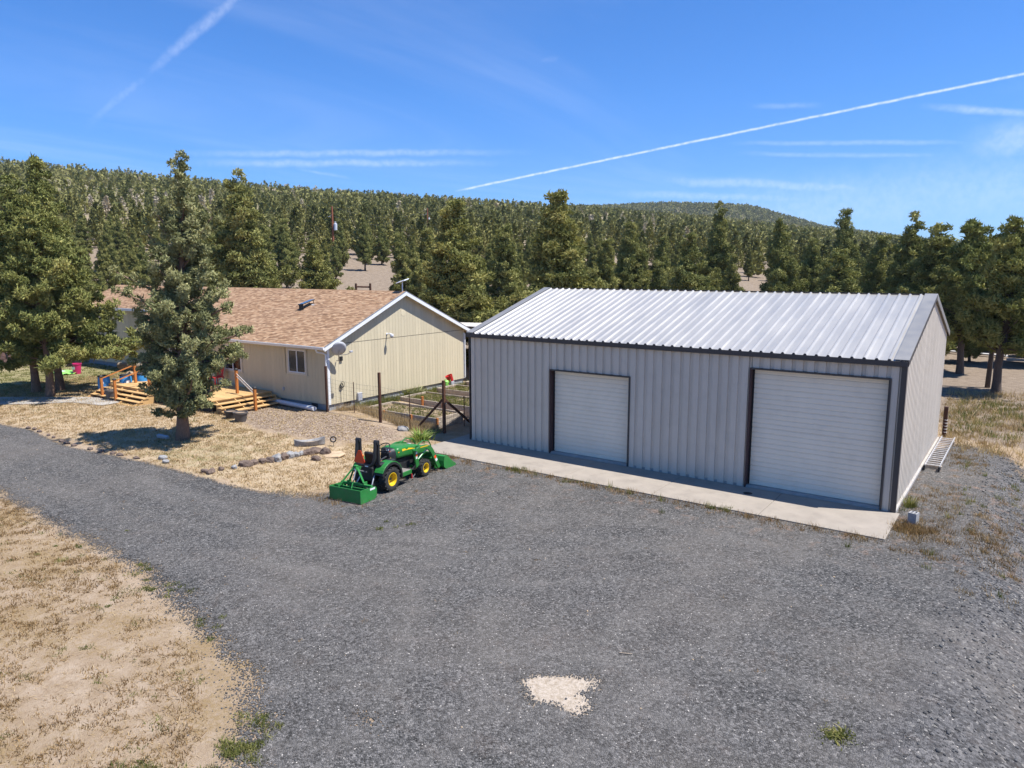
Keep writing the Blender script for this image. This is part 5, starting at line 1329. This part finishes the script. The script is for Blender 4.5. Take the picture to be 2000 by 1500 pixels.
    cr_ = np_mesh('crown', v, tri, M[fol], tn, root)
    return root
def prof_table(ts, rs, asym=0., aa=0., lob=.16, ph=0.):
    def f(t, az): return float(np.interp(t, ts, rs))*(1+asym*math.cos(az-aa))*(1+lob*math.sin(3*az+ph+9*t)+lob*.6*math.sin(5*az+17*t+ph*2))
    return f
RIGHT = math.atan2(AR[1], AR[0])          # azimuth of the photograph's right-hand side

# the juniper on the lawn in front of the deck
hero = gen_tree(11, 10.2, prof_table([.07, .11, .17, .28, .38, .47, .56, .65, .73, .81, .87, .93, 1], [.5, 1.05, 1.4, 1.65, 1.65, 1.2, 1.15, .90, .72, .42, .24, .14, .06], .10, RIGHT, .22, .6), .105, 180, .185, 66, .10, .030, .20, 'bark', 'juniper_grey', .070, 1, .0, .10, bamp=.3, up=.7,
    extra=[(RIGHT+math.pi, 5.6, 2.3, .55, 9), (RIGHT+math.pi+.3, 5.2, 2.1, .3, 7), (RIGHT+math.pi-.2, 6.6, 1.3, .9, 5), (RIGHT, 4.0, 2.5, .0, 8), (RIGHT+.3, 3.3, 2.3, -.2, 7), (RIGHT-.2, 4.7, 2.0, .3, 6), (RIGHT+math.pi, 3.2, 1.9, -.2, 6), (RIGHT+.1, 7.4, 1.1, .7, 5), (RIGHT+math.pi-.3, 7.6, 1.15, .7, 5), (RIGHT, 1.9, 1.6, .2, 5), (RIGHT+math.pi, 1.9, 1.5, .2, 5)])
hero.location = (-8.05, -7.08, hz(-8.05, -7.08))
tag(hero, 'grey-green juniper with bare lower trunk on the lawn before the deck', 'tree')
hb = MB().bb(-.25, .25, -.06, .06, 0, .12).build('broken_tile', M['dish_grey'], bevel=.01); hb.location = (-8.9, -7.35, hz(-8.9, -7.35)); hb.rotation_euler = (.2, .1, .3); tag(hb, 'grey broken block leaning at the foot of the lawn juniper', 'block')

# three junipers at the left
lp = lambda a, s: prof_table([.14, .2, .3, .42, .55, .68, .8, .9, 1], [1.3*s, 2.1*s, 2.6*s, 2.35*s, 1.8*s, 1.2*s, .68*s, .3*s, .06], .12, a, .18, 1.7)
t1 = gen_tree(21, 10.6, lp(RIGHT+math.pi, 1.0), .22, 120, .28, 74, .145, .044, .185, 'bark', 'juniper_green', -.02, 2, .0, .3, extra=[(RIGHT+math.pi, 3.0, 3.0, -.7, 9)])
t1.location = (-23.8, -5.78, hz(-23.8, -5.78)-.05); tag(t1, 'leftmost tall juniper of the three beside the concrete path', 'tree')
t2 = gen_tree(22, 9.6, lp(RIGHT, .95), .24, 112, .28, 74, .145, .044, .18, 'bark', 'juniper_green', .0, 2, .0, .3)
t2.location = (-21.7, -6.0, hz(-21.7, -6.0)-.05); tag(t2, 'middle juniper of three with sunlit trunk nearest the path', 'tree')
t3 = gen_tree(23, 11.6, lp(RIGHT, .92), .22, 140, .28, 74, .145, .044, .185, 'bark', 'juniper_green', .0, 1, .0, .3, extra=[(RIGHT, 3.2, 4.8, -.8, 20), (RIGHT+.25, 3.3, 4.0, -.7, 15), (RIGHT-.3, 2.9, 4.4, -.8, 17), (RIGHT+.1, 2.6, 4.0, -.7, 14)])
t3.location = (-23.3, -4.85, hz(-23.3, -4.85)-.05); tag(t3, 'tallest pointed juniper of the left group with a long drooping right limb', 'tree')

# background variants, shared by all the woodland trees
def vprof(k, s):
    T = [([.05, .12, .25, .4, .6, .75, .88, 1], [.7, 1.35, 1.55, 1.25, .8, .45, .2, .05]), ([.1, .2, .35, .5, .7, .85, 1], [.95, 1.6, 1.7, 1.35, .8, .32, .05]), ([.04, .1, .3, .5, .7, .85, 1], [1.4, 2.0, 1.95, 1.35, .75, .3, .05]), ([.16, .25, .4, .6, .8, .93, 1], [.75, 1.3, 1.3, .9, .45, .15, .05])][k % 4]
    return prof_table(T[0], [r_*s for r_ in T[1]], .2, k*1.3, .28, k*.9)
VAR = []
for k in range(6):
    basek = [.05, .12, .04, .17][k % 4]
    VAR.append(gen_tree(100+k, 8.0, vprof(k, 1.0), basek, 118, .29, 86, .135, .040, .15, 'bark_dark', 'juniper_far', 0, 1+(k % 3 == 1)+(k % 5 == 2), .06 if k % 2 else 0, .14))
vused = [False]*6
def put_tree(k, x, y, H, label, group=None, wid=1.0, rz=None):
    k = k % 6; src = VAR[k]
    r_ = src if not vused[k] else copy_tree(src)
    vused[k] = True
    s_ = H/8.0; r_.scale = (s_*wid, s_*wid, s_); r_.location = (x, y, hz(x, y)-.05); r_.rotation_euler = (0, 0, rnd.uniform(0, 6.28) if rz is None else rz)
    tag(r_, label, 'tree', group)
    return r_
placed = []
# (image column, distance, image row of the top, variant, width factor, label)
BG = [(475, 60, 352, 3, 1.15, 'tall narrow juniper directly behind the house roof at left'),
      (440, 66, 430, 0, 1.1, 'juniper just left of the tall narrow one behind the house'),
      (520, 72, 440, 4, 1.0, 'juniper right of the tall narrow one behind the house roof'),
      (612, 62, 470, 2, 1.35, 'low spreading juniper behind the ridge left of the pasture clearing'),
      (560, 86, 430, 1, 1.0, 'juniper behind the low spreading one above the house roof'),
      (655, 96, 470, 5, .8, 'slim juniper left of the lone tree in the clearing'),
      (713, 106, 425, 3, .85, 'lone juniper with visible trunk standing in the pasture clearing'),
      (782, 74, 458, 0, 1.0, 'juniper on the right side of the pasture clearing'),
      (888, 47, 395, 2, 1.30, 'large bright green bushy juniper between house ridge and workshop'),
      (830, 62, 450, 6, 1.0, 'juniper tucked behind the left flank of the bushy green one'),
      (985, 60, 440, 4, 1.1, 'juniper between the bushy green and the twin-topped one'),
      (1095, 46, 383, 1, 1.25, 'big twin-topped juniper behind the left end of the workshop roof'),
      (1180, 58, 470, 6, 1.1, 'juniper just right of the twin-topped one behind the workshop'),
      (1232, 66, 440, 7, 1.0, 'mid-sized juniper behind the left third of the workshop roof'),
      (1345, 52, 458, 2, 1.05, 'dense cone-shaped green juniper behind the middle of the workshop roof'),
      (1402, 76, 408, 3, .9, 'tall slim juniper rising behind the dense cone-shaped one'),
      (1290, 72, 465, 0, 1.0, 'juniper left of the dense cone-shaped one'),
      (1428, 60, 500, 5, .8, 'small juniper at the left edge of the clearing behind the workshop'),
      (1522, 62, 432, 4, .95, 'yellowish pointed juniper right of the clearing behind the workshop'),
      (1582, 72, 470, 1, 1.0, 'juniper right of the yellowish pointed one'),
      (1648, 82, 415, 7, .9, 'dark open-topped tree standing above the woodland right of centre'),
      (1640, 54, 490, 5, 1.35, 'broad pale twiggy juniper behind the right half of the workshop roof'),
      (1715, 66, 465, 6, 1.1, 'juniper behind the right end of the workshop roof'),
      (1778, 58, 432, 3, 1.2, 'tall open-crowned tree behind the workshop gable peak'),
      (1825, 50, 445, 7, 1.25, 'tall tree just right of the workshop gable peak'),
      (1905, 62, 470, 1, 1.2, 'tree between the two near right-hand trunks'),
      (1960, 60, 470, 4, 1.1, 'tree behind the nearest right-hand trunk'),
      (2040, 48, 415, 5, 1.2, 'tree cut off by the right edge of the photo')]
for px, dep, yt, k, wd_, lb in BG:
    x_, y_ = at(px, dep); H = top_z(yt, dep)-hz(x_, y_); placed.append((x_, y_)); put_tree(k, x_, y_, H, lb, None, wd_)
# the two near right-hand trees with clear trunks, built for themselves
rt = lambda s, a: prof_table([.26, .34, .45, .6, .75, .88, 1], [1.1*s, 1.9*s, 2.3*s, 2.1*s, 1.7*s, 1.0*s, .3], .15, a, .22, .3)
r1 = gen_tree(41, 9.4, rt(.85, RIGHT), .25, 115, .32, 66, .19, .055, .20, 'bark_dark', 'juniper_green', .0, 3, .08, .05)
x_, y_ = 13.86, 31.5; r1.location = (x_, y_, hz(x_, y_)-.1); tag(r1, 'dark-trunked juniper right of the workshop back corner', 'tree'); placed.append((x_, y_))
r2 = gen_tree(42, 9.0, rt(.88, RIGHT+1), .27, 115, .30, 66, .17, .05, .21, 'bark_dark', 'juniper_green', .02, 3, .08, .05)
x_, y_ = 16.04, 23.97; r2.location = (x_, y_, hz(x_, y_)-.1); tag(r2, 'nearest right-hand juniper with a thick leaning trunk', 'tree'); placed.append((x_, y_))
r3 = MB().tube([(0, 0, -.3), (.05, 0, 2), (-.02, .05, 4.5), (.05, 0, 6.5)], [.13, .12, .10, .05], 8)
for k in range(14): a = k*2.4; z = 3.2+k*.23; r3.tube([(0, 0, z), (.5*math.cos(a), .5*math.sin(a), z+.15), (.9*math.cos(a), .9*math.sin(a), z+.1)], [.03, .02, .008], 4)
r3o = r3.build('dead_tree', M['bark_dark'], smooth='all'); r3o.location = (15.54, 26.24, hz(15.54, 26.24)); tag(r3o, 'thin bare dead trunk between the two right-hand junipers', 'tree')

# woodland: individuals in view, nearest first, then the far hillside as one mass
rng = np.random.default_rng(5)
CLEAR = [(682, 762, 520, 720), (535, 580, 525, 720), (1446, 1486, 520, 720)]
def project(x, y, z):
    d = np.stack([x-CAM_C[0], y-CAM_C[1], z-CAM_C[2]], -1); dep = d @ AF
    return 1000+CAM_F*(d @ AR)/dep, 750-CAM_F*(d @ AU)/dep, dep
cand = []
N = 44000
az_ = np.arctan(rng.uniform(-1.15, 1.15, N)*1.0); dd = np.sqrt(rng.uniform(58**2, 760**2, N))
ang = az_+math.atan2(AF[0], AF[1]); cx = CAM_C[0]+dd*np.sin(ang); cy = CAM_C[1]+dd*np.cos(ang); cz = terrain(cx, cy)
px_, py_, dp_ = project(cx, cy, cz)
o_ = np.argsort(dd); cell = {}
thin = _fbm(cx, cy, 62.)+.25*_fbm(cx, cy, 17.)+.35*ss(380, 640, dd)-.1
keep = []
for i in o_:
    if (not -260 < px_[i] < 2260) or (cy[i] < 20 and cx[i] > -46): continue
    if cx[i] > 8 and cy[i] < 34: continue
    cw = 2.0/dd[i]*CAM_F
    if dd[i] < 120 and any(a-cw < px_[i] < b_+cw and c < py_[i] < d_ for a, b_, c, d_ in CLEAR): continue
    if dd[i] > 160 and thin[i] > (.45 if dd[i] < 300 else .28) and rng.random() < .78: continue
    sp = 3.7 if dd[i] < 180 else 4.6
    gx, gy = int(cx[i]//sp), int(cy[i]//sp); ok = True
    for a in (-1, 0, 1):
        for b_ in (-1, 0, 1):
            for j in cell.get((gx+a, gy+b_), ()):
                if (cx[i]-cx[j])**2+(cy[i]-cy[j])**2 < sp*sp: ok = False; break
    if not ok: continue
    if dd[i] < 95 and any((cx[i]-a)**2+(cy[i]-b_)**2 < 9 for a, b_ in placed): continue
    cell.setdefault((gx, gy), []).append(i); keep.append(i)
ind, far = keep[:268], keep[268:]
for i in ind:
    k = int(rng.integers(0, 6)); H = rng.uniform(4.0, 7.0) if dd[i] > 80 else rng.uniform(4.5, 7.2)
    put_tree(k, float(cx[i]), float(cy[i]), H, *[('dark green juniper in the dense woodland behind the left-hand junipers', 'woodland junipers at the left'), ('dark green juniper in the dense woodland beyond the house roof', 'woodland junipers beyond the house'), ('dark green juniper in the dense woodland beyond the workshop roof', 'woodland junipers beyond the workshop'), ('dark green juniper in the woodland at the right behind the workshop gable', 'woodland junipers at the right')][0 if px_[i] < 430 else 1 if px_[i] < 980 else 2 if px_[i] < 1780 else 3], rng.uniform(.78, 1.1))
for k in range(6):
    if not vused[k]:
        for ch in list(VAR[k].children): bpy.data.objects.remove(ch)
        bpy.data.objects.remove(VAR[k])
def mass(name, X, Y, Z, H, ntri, rng, tgrey, label):
    n = len(X); 
    u = rng.uniform(0, 1, (n, ntri))**1.35                      # height fraction, more leaf low down
    rad = H[:, None]*.30*np.clip(1-u, .02, 1)**.85*np.clip(u*9+.25, 0, 1)*rng.uniform(.45, 1.05, (n, ntri))
    a = rng.uniform(0, 2*np.pi, (n, ntri))
    c = np.stack([X[:, None]+rad*np.cos(a), Y[:, None]+rad*np.sin(a), Z[:, None]+H[:, None]*(.06+.90*u)], -1)
    sz = (H[:, None]*(.072 if ntri > 300 else .105 if ntri > 120 else .165 if ntri > 20 else .26)*rng.uniform(.6, 1.3, (n, ntri)))[..., None]
    d = unit(np.stack([np.cos(a)*.6, np.sin(a)*.6, np.full_like(a, .75)], -1)+.5*rng.normal(size=(n, ntri, 3)))
    s_ = unit(np.cross(d, rng.normal(size=(n, ntri, 3))))
    v = np.stack([c-s_*sz*.55, c+s_*sz*.55, c+d*sz*1.25], 2).reshape(-1, 3)
    tn = np.clip(np.where(tgrey, rng.uniform(.8, 1., n), rng.uniform(.08, .52, n))[:, None]+rng.normal(0, .07, (n, ntri)), 0, 1)
    o = np_mesh(name, v, np.arange(n*ntri*3).reshape(-1, 3), M['forest_mass'], np.repeat(tn.ravel(), 3))
    return tag(o, label, None, None, 'stuff')
far = np.array(far); fd_ = dd[far]
nearm = far[fd_ < 200]; midm = far[(fd_ >= 200) & (fd_ < 340)]; farm = far[fd_ >= 340]
gfun = lambda I: (rng.random(len(I)) < .018)|((_fbm(cx[I], cy[I], 38.) > .62) & (rng.random(len(I)) < .22))
mass('hillside_woodland', cx[nearm], cy[nearm], cz[nearm], 2.2+5.2*rng.random(len(nearm))**.8, 420, rng, gfun(nearm), 'juniper woodland covering the foot of the hillside')
mass('hillside_woodland', cx[midm], cy[midm], cz[midm], 2.0+5.6*rng.random(len(midm))**.9, 150, rng, gfun(midm), 'juniper woodland covering the middle of the hillside')
mass('ridge_woodland', cx[farm], cy[farm], cz[farm], 2.2+5.6*rng.random(len(farm)), 44, rng, gfun(farm), 'distant juniper woodland along the ridge')
N2 = 14000; pxx = rng.uniform(1020, 1900, N2); d2 = rng.uniform(1150, 1600, N2); a2 = np.arctan((pxx-1000)/CAM_F)+math.atan2(AF[0], AF[1])
x2 = CAM_C[0]+d2*np.sin(a2); y2 = CAM_C[1]+d2*np.cos(a2); z2 = terrain(x2, y2); kp = ~((_fbm(x2, y2, 60.) > .45) & (rng.random(N2) < .7))
mass('far_hill_woodland', x2[kp], y2[kp], z2[kp], rng.uniform(5.5, 9.5, kp.sum()), 16, rng, np.zeros(kp.sum(), bool), 'dark juniper cover on the far hill')

# ------------------------------------------------------------------ grass, weeds, loose stones
def blades(name, P, hgt, wid, lean, mt, tint, label, parent=None):
    n = len(P); a = rng.uniform(0, 2*np.pi, n); s_ = np.stack([np.cos(a), np.sin(a), np.zeros(n)], 1)
    b = rng.uniform(0, 2*np.pi, n); tip = np.stack([np.cos(b)*lean, np.sin(b)*lean, np.ones(n)], 1)*hgt[:, None]
    v = np.stack([P-s_*wid[:, None], P+s_*wid[:, None], P+tip], 1).reshape(-1, 3)
    o = np_mesh(name, v, np.arange(3*n).reshape(-1, 3), M[mt], np.repeat(np.clip(tint, 0, 1), 3), parent)
    if label: tag(o, label, None, None, 'stuff')
    return o
def tufts(xs, ys, per, spread, hlo, hhi, w, lean, mt, name, label, zoff=0., zfun=None):
    n = len(xs); k = rng.integers(int(per*.6), int(per*1.4)+1, n); idx = np.repeat(np.arange(n), k)
    sc = rng.uniform(.5, 1.3, n)
    P = np.stack([xs[idx]+rng.normal(0, 1, len(idx))*spread*sc[idx], ys[idx]+rng.normal(0, 1, len(idx))*spread*sc[idx], np.zeros(len(idx))], 1)
    P[:, 2] = (terrain(P[:, 0], P[:, 1]) if zfun is None else zfun(P[:, 0], P[:, 1]))+zoff
    h_ = rng.uniform(hlo, hhi, len(idx))*sc[idx]
    tn = rng.uniform(.1, .8, n)[idx]+rng.normal(0, .15, len(idx))
    return blades(name, P, h_, np.full(len(idx), w)*rng.uniform(.6, 1.4, len(idx)), np.abs(rng.normal(.0, lean, len(idx))), mt, tn, label)
def in_poly(n, poly, marg=0.):
    p = np.array(poly); lo, hi = p.min(0), p.max(0); out = np.zeros((0, 2))
    while len(out) < n:
        c = rng.uniform(lo, hi, (n*2, 2)); c = c[poly_dist(c[:, 0], c[:, 1], poly) > marg]; out = np.concatenate([out, c])
    return out[:n, 0], out[:n, 1]
FIELD = [(-24, -14.6), (-8, -13.4), (1.6, -14.0), (6.6, -15.2), (9.0, -16.8), (9.6, -19.5), (3, -22), (-24, -24)]
x_, y_ = in_poly(9000, FIELD)
k = (_fbm(x_*1.0, y_, .8)+rng.normal(0, .5, len(x_))) > -.3; x_, y_ = x_[k], y_[k]
tufts(x_, y_, 26, .07, .02, .075, .008, .9, 'weed_rust', 'dry_weed_tufts', 'low brown dry weed tufts on the bare dirt at lower left')
x_, y_ = in_poly(30000, FIELD); n_ = len(x_); P = np.stack([x_, y_, terrain(x_, y_)+.006], 1)
blades('straw_litter', P, rng.uniform(.01, .03, n_), rng.uniform(.003, .007, n_), rng.uniform(2, 7, n_), 'straw', rng.uniform(0, .9, n_), 'fine straw litter matted over the bare dirt at lower left')
x_, y_ = in_poly(420, FIELD); tufts(x_, y_, 22, .06, .02, .07, .008, .8, 'grass_green', 'green_weed_tufts', 'scattered small green weed tufts on the bare dirt')
# patches along the drive edge and at the bottom
ex, ey = [], []
for (cx_, cy_, n_, s_) in [(8.9, -16.1, 26, .16), (8.6, -15.6, 9, .14), (8.3, -17.35, 60, .22), (1.9, -13.75, 5, .3), (5.5, -14.5, 6, .25), (-1, -13.8, 6, .6), (4.4, -8.5, 5, .25), (9.1, -16.8, 14, .15), (3.0, -14.2, 14, .4)]:
    ex += list(rng.normal(cx_, s_, n_)); ey += list(rng.normal(cy_, s_, n_))
tufts(np.array(ex), np.array(ey), 46, .06, .02, .07, .008, .8, 'grass_green', 'roadside_grass', 'green grass patches along the dirt edge of the gravel drive', .01)
# dry lawn
x_, y_ = in_poly(16500, LAWN); k = (poly_dist(x_, y_, MULCH) < -.1) & (x_ > -27); x_, y_ = x_[k], y_[k]
tufts(x_, y_, 15, .10, .025, .085, .010, .8, 'straw', 'lawn_grass', 'dry straw-coloured lawn grass around the juniper')
x_, y_ = in_poly(1300, LAWN, -.1); k = (_fbm(x_, y_, 1.9) > .12)|(x_ < -20); x_, y_ = x_[k], y_[k]
tufts(x_, y_, 16, .12, .025, .09, .010, .8, 'grass_green', 'lawn_green_grass', 'greener tufts growing in the dry lawn')
# weeds by the apron edge, tractor, block, beds and wall
ex, ey = [], []
for k in range(210): ex.append(rng.uniform(-.5, 14.8)); ey.append(-2.38-abs(rng.normal(0, .22)))
for k in range(110): ex.append(rng.normal(1.15, .55)); ey.append(rng.uniform(-8.3, -3.4))
for k in range(150): ex.append(rng.normal(15.15, .38)); ey.append(rng.normal(-1.1, .30))
for k in range(120): ex.append(rng.normal(15.5, .5)); ey.append(rng.uniform(-3, 3.5))
for k in range(90): ex.append(rng.normal(16.9, .5)); ey.append(rng.normal(-.8, .9))
for k in range(80): ex.append(rng.normal(17.6, .6)); ey.append(rng.uniform(-5, 7))
for k in range(80): ex.append(rng.normal(15.6, .5)); ey.append(rng.normal(7.8, 1.0))
ex, ey = np.array(ex), np.array(ey); kk = ~((ex > -.62) & (ex < 14.83) & (ey > -2.33)) ; ex, ey = ex[kk], ey[kk]
tufts(ex, ey, 24, .09, .03, .15, .006, .6, 'weed_rust', 'gravel_weeds', 'rusty dry weeds growing through the gravel beside the concrete', .01)
ex = np.concatenate([rng.normal(3.9, .2, 14), rng.normal(10.6, .35, 10), rng.normal(6.2, 1.5, 12), np.full(10, 14.95)+rng.normal(0, .08, 10), rng.uniform(15.8, 18.6, 60), [9.55, 14.2]]); ey = np.concatenate([np.full(36, -2.5)+rng.normal(0, .12, 36), rng.normal(.9, .25, 10), rng.uniform(-4, 7, 60), [-3.6, -3.3]])
tufts(ex, ey, 26, .05, .05, .22, .006, .45, 'grass_green', 'gravel_green_weeds', 'green weeds at the concrete edge and on the right bank', .01)
x_, y_ = in_poly(520, [(-7.3, -.3), (-6.8, .3), (-2.0, -.35), (-1.9, .5), (-6.5, .45)], -.1)
tufts(x_, y_, 26, .09, .08, .34, .007, .35, 'straw', 'bed_edge_grass', 'tall blond dry grass along the front of the raised beds')
x_, y_ = in_poly(420, [(-7.3, .4), (-6.7, .4), (-6.9, 9.2), (-7.3, 9.2)], -.05)
tufts(x_, y_, 20, .08, .08, .30, .008, .5, 'grass_green', 'wall_grass', 'green grass along the foot of the cream gable wall')
for i, (x0, x1, y0, y1, tp) in enumerate(BEDS):
    n_ = [240, 620, 480, 200][i]; xx = rng.uniform(x0+.15, x1-.15, n_); yy = rng.uniform(y0+.15, y1-.15, n_)
    tufts(xx, yy, 16, .08, .04, .14, .008, .6, 'grass_green', 'bed_weeds', ['sparse weeds in the bed nearest the braced post', 'green weeds filling the second raised bed', 'green weeds filling the third raised bed', 'weeds filling the farthest raised bed'][i], tp-.10, lambda a, b: a*0)
x_, y_ = in_poly(260, [(14.9, 12), (20, 11), (24, 15), (23, 21), (15, 20.5), (14.4, 16)], -.2)
tufts(x_, y_, 24, .14, .10, .38, .012, .5, 'grass_green', 'pasture_grass', 'rough green grass right of the workshop back corner')
x_, y_ = in_poly(1300, [(15.3, 9), (20, 8), (26, 12), (25, 26), (14, 24), (14.4, 13)], 0)
tufts(x_, y_, 22, .14, .08, .30, .012, .6, 'straw', 'pasture_weeds', 'tawny dry grass on the rough ground right of the workshop')
x_, y_ = in_poly(1500, [(-44, -4), (-36, -9), (-24, -7), (-24, 3), (-38, 6)], 0)
tufts(x_, y_, 16, .14, .03, .10, .014, .7, 'grass_green', 'far_lawn_grass', 'greenish lawn beyond the left junipers')
x_, y_ = in_poly(1600, [(-11, -.9), (-9.6, -3.6), (-6.6, -4.4), (-3.6, -4.0), (-2.4, -2.4), (-3.6, -1.0)], 0)
n_ = len(x_); P = np.stack([x_, y_, terrain(x_, y_)+.012], 1)
blades('wood_chips', P, rng.uniform(.02, .05, n_), rng.uniform(.015, .04, n_), rng.uniform(1, 2.4, n_), 'straw', rng.uniform(0, .9, n_), 'scattered pale wood chips on the mulch bed')
x_, y_ = in_poly(70, [p for p in DRIVE if p[0] > -10]+[(-10, -13.2)], .4); k = (y_ < -2.6); x_, y_ = x_[k], y_[k]
tufts(x_, y_, 14, .05, .012, .05, .005, 1.0, 'weed_rust', 'drive_weeds', 'tiny dry weeds scattered over the gravel yard', .012)
# single plants
def plant(name, label, x, y, n, hlo, hhi, w, sp, lean, mt, cat='plant', loose=False):
    k = 4; root = thing(name, label, cat, (x, y, hz(x, y)+.005)); V = []; F = []; T = []
    for i in range(n):
        a = rng.uniform(0, 6.28); r0 = abs(rng.normal(0, sp)); h_ = rng.uniform(hlo, hhi); le = abs(rng.normal(lean, lean*.5)); b0 = np.array([r0*math.cos(a), r0*math.sin(a), 0]); s_ = np.array([-math.sin(a+.6), math.cos(a+.6), 0])*w*rng.uniform(.6, 1.2); tn = rng.uniform(.05, 1)
        if loose: a = rng.uniform(0, 6.28)
        o = len(V)
        for j in range(k+1):
            u = j/k; c = b0+np.array([math.cos(a)*le*h_*u*u, math.sin(a)*le*h_*u*u, h_*(u-.25*le*u*u)]); ww = s_*(1-u**2.2)+1e-4
            V += [c-ww, c+ww]; T += [tn, tn]
        F += [(o+2*j, o+2*j+1, o+2*j+3, o+2*j+2) for j in range(k)]
    np_mesh('leaves', np.array(V), None, M[mt], np.clip(np.array(T), 0, 1), root, quads=np.array(F))
    return root
plant('iris_clump', 'bright green iris clump with strap leaves behind the tractor', -1.5, -1.25, 150, .22, .58, .030, .26, .75, 'iris_green')
plant('weed_clump', 'bright green weed clump alone on the foreground gravel', 15.55, -11.0, 460, .02, .095, .012, .13, .8, 'grass_green', 'plant', True)
plant('grey_shrub', 'pale grey-green shrub at the foot of the gable wall', -7.0, 4.6, 160, .25, .6, .016, .15, .5, 'juniper_grey')
plant('green_shrub', 'dark green shrub left of the grey one at the gable wall', -7.05, 3.9, 140, .25, .55, .018, .12, .5, 'grass_green')
plant('wall_clump', 'tall grass clump by the workshop front right corner', 14.98, .85, 120, .12, .38, .008, .10, .4, 'grass_green')
plant('yucca_clump', 'bright green leafy clump at the right edge bank', 18.9, 7.2, 200, .12, .32, .024, .45, .7, 'iris_green')
# loose stones
def stones(name, xs, ys, s, mt, label, zoff=.0):
    bm = bmesh.new(); bmesh.ops.create_icosphere(bm, subdivisions=1, radius=1); bv = np.array([v.co for v in bm.verts]); bf = np.array([[v.index for v in f.verts] for f in bm.faces]); bm.free()
    n = len(xs); sc = s[:, None, None]*rng.uniform(.5, 1.15, (n, 1, 3))*np.array([1, 1, .7]); v = bv[None]*(1+rng.uniform(-.25, .2, (n, len(bv), 1)))*sc
    a = rng.uniform(0, 6.28, n); c_, s_ = np.cos(a)[:, None], np.sin(a)[:, None]
    X = v[..., 0]*c_-v[..., 1]*s_+xs[:, None]; Y = v[..., 0]*s_+v[..., 1]*c_+ys[:, None]; Z = v[..., 2]+(terrain(xs, ys)+zoff+s*.2)[:, None]
    f = (bf[None]+(np.arange(n)*len(bv))[:, None, None]).reshape(-1, 3)
    o = np_mesh(name, np.stack([X, Y, Z], -1).reshape(-1, 3), f, M[mt], np.repeat(rng.uniform(0, 1, n), len(bv)))
    return tag(o, label, None, None, 'stuff')
n_ = 4200; xs = 16.3+np.abs(rng.normal(0, 1.3, n_)); ys = rng.uniform(-13, 9, n_); kk = rng.random(n_) < ss(15.9, 17.6, xs)+.1; xs, ys = xs[kk], ys[kk]
stones('coarse_stones', xs, ys, rng.uniform(.010, .038, len(xs))*rng.uniform(.4, 1.3, len(xs)), 'gravel_stone', 'coarse broken grey stones on the right bank', .01)
xs, ys = in_poly(6000, [p for p in DRIVE if p[0] > -16]+[(-16, -13.8)], .1); kk = (ys < -2.5); xs, ys = xs[kk], ys[kk]
stones('loose_gravel', xs, ys, rng.uniform(.008, .022, len(xs)), 'gravel_stone', 'loose gravel stones scattered on the driveway', .01)
n_ = 170; xs, ys = in_poly(n_, [p for p in DRIVE if p[0] > -16]+[(-16, -13.8)], .1); stones('pale_pebbles', xs, ys, rng.uniform(.008, .026, n_), 'stone_tan', 'pale pebbles scattered on the gravel', .012)
n_ = 900; xs = np.interp(rng.uniform(0, 1, n_), [0, .3, .6, .8, 1], [-8, 1.87, 7.06, 8.8, 9.6])+rng.normal(0, .3, n_); ys = np.interp(xs, [-8, 1.87, 4.8, 7.06, 8.3, 9.35], [-13.1, -13.6, -14.2, -14.75, -15.35, -16.4])-np.abs(rng.normal(.0, .45, n_))
stones('edge_gravel', xs, ys, rng.uniform(.008, .022, n_), 'gravel_stone', 'gravel stones strewn onto the dirt at the drive edge', .0)
st_ = MB().beam((12.0, -10.80, .03), (12.2, -10.72, .036), .016, .012).build('stick', M['log']); tag(st_, 'small pale stick lying on the gravel', 'stick')
pc = MB().prism([(0, 0), (.2, .03), (.19, .1), (.02, .08)], .0, .03, 'z').build('white_scrap', M['white_plastic']); pc.location = (7.5, -18.0, .02); tag(pc, 'white scrap lying on the bare dirt at lower left', 'scrap')

# ------------------------------------------------------------------ air
hm_ = bpy.data.materials.new('haze'); hm_.use_nodes = True; t = NT(hm_.node_tree); t.n.remove(t.n['Principled BSDF'])
pv_ = t.new('ShaderNodeVolumePrincipled'); pv_.inputs['Color'].default_value = (.80, .90, 1.0, 1); pv_.inputs['Density'].default_value = .00008; pv_.inputs['Anisotropy'].default_value = .2
t.l.new(pv_.outputs[0], t.n['Material Output'].inputs['Volume'])
hzb = MB().bb(CAM_C[0]-2800, CAM_C[0]+2800, CAM_C[1]-2800, CAM_C[1]+2800, -4, 190).build('haze', hm_); tag(hzb, 'thin summer air between the yard and the far hill', None, None, 'stuff')
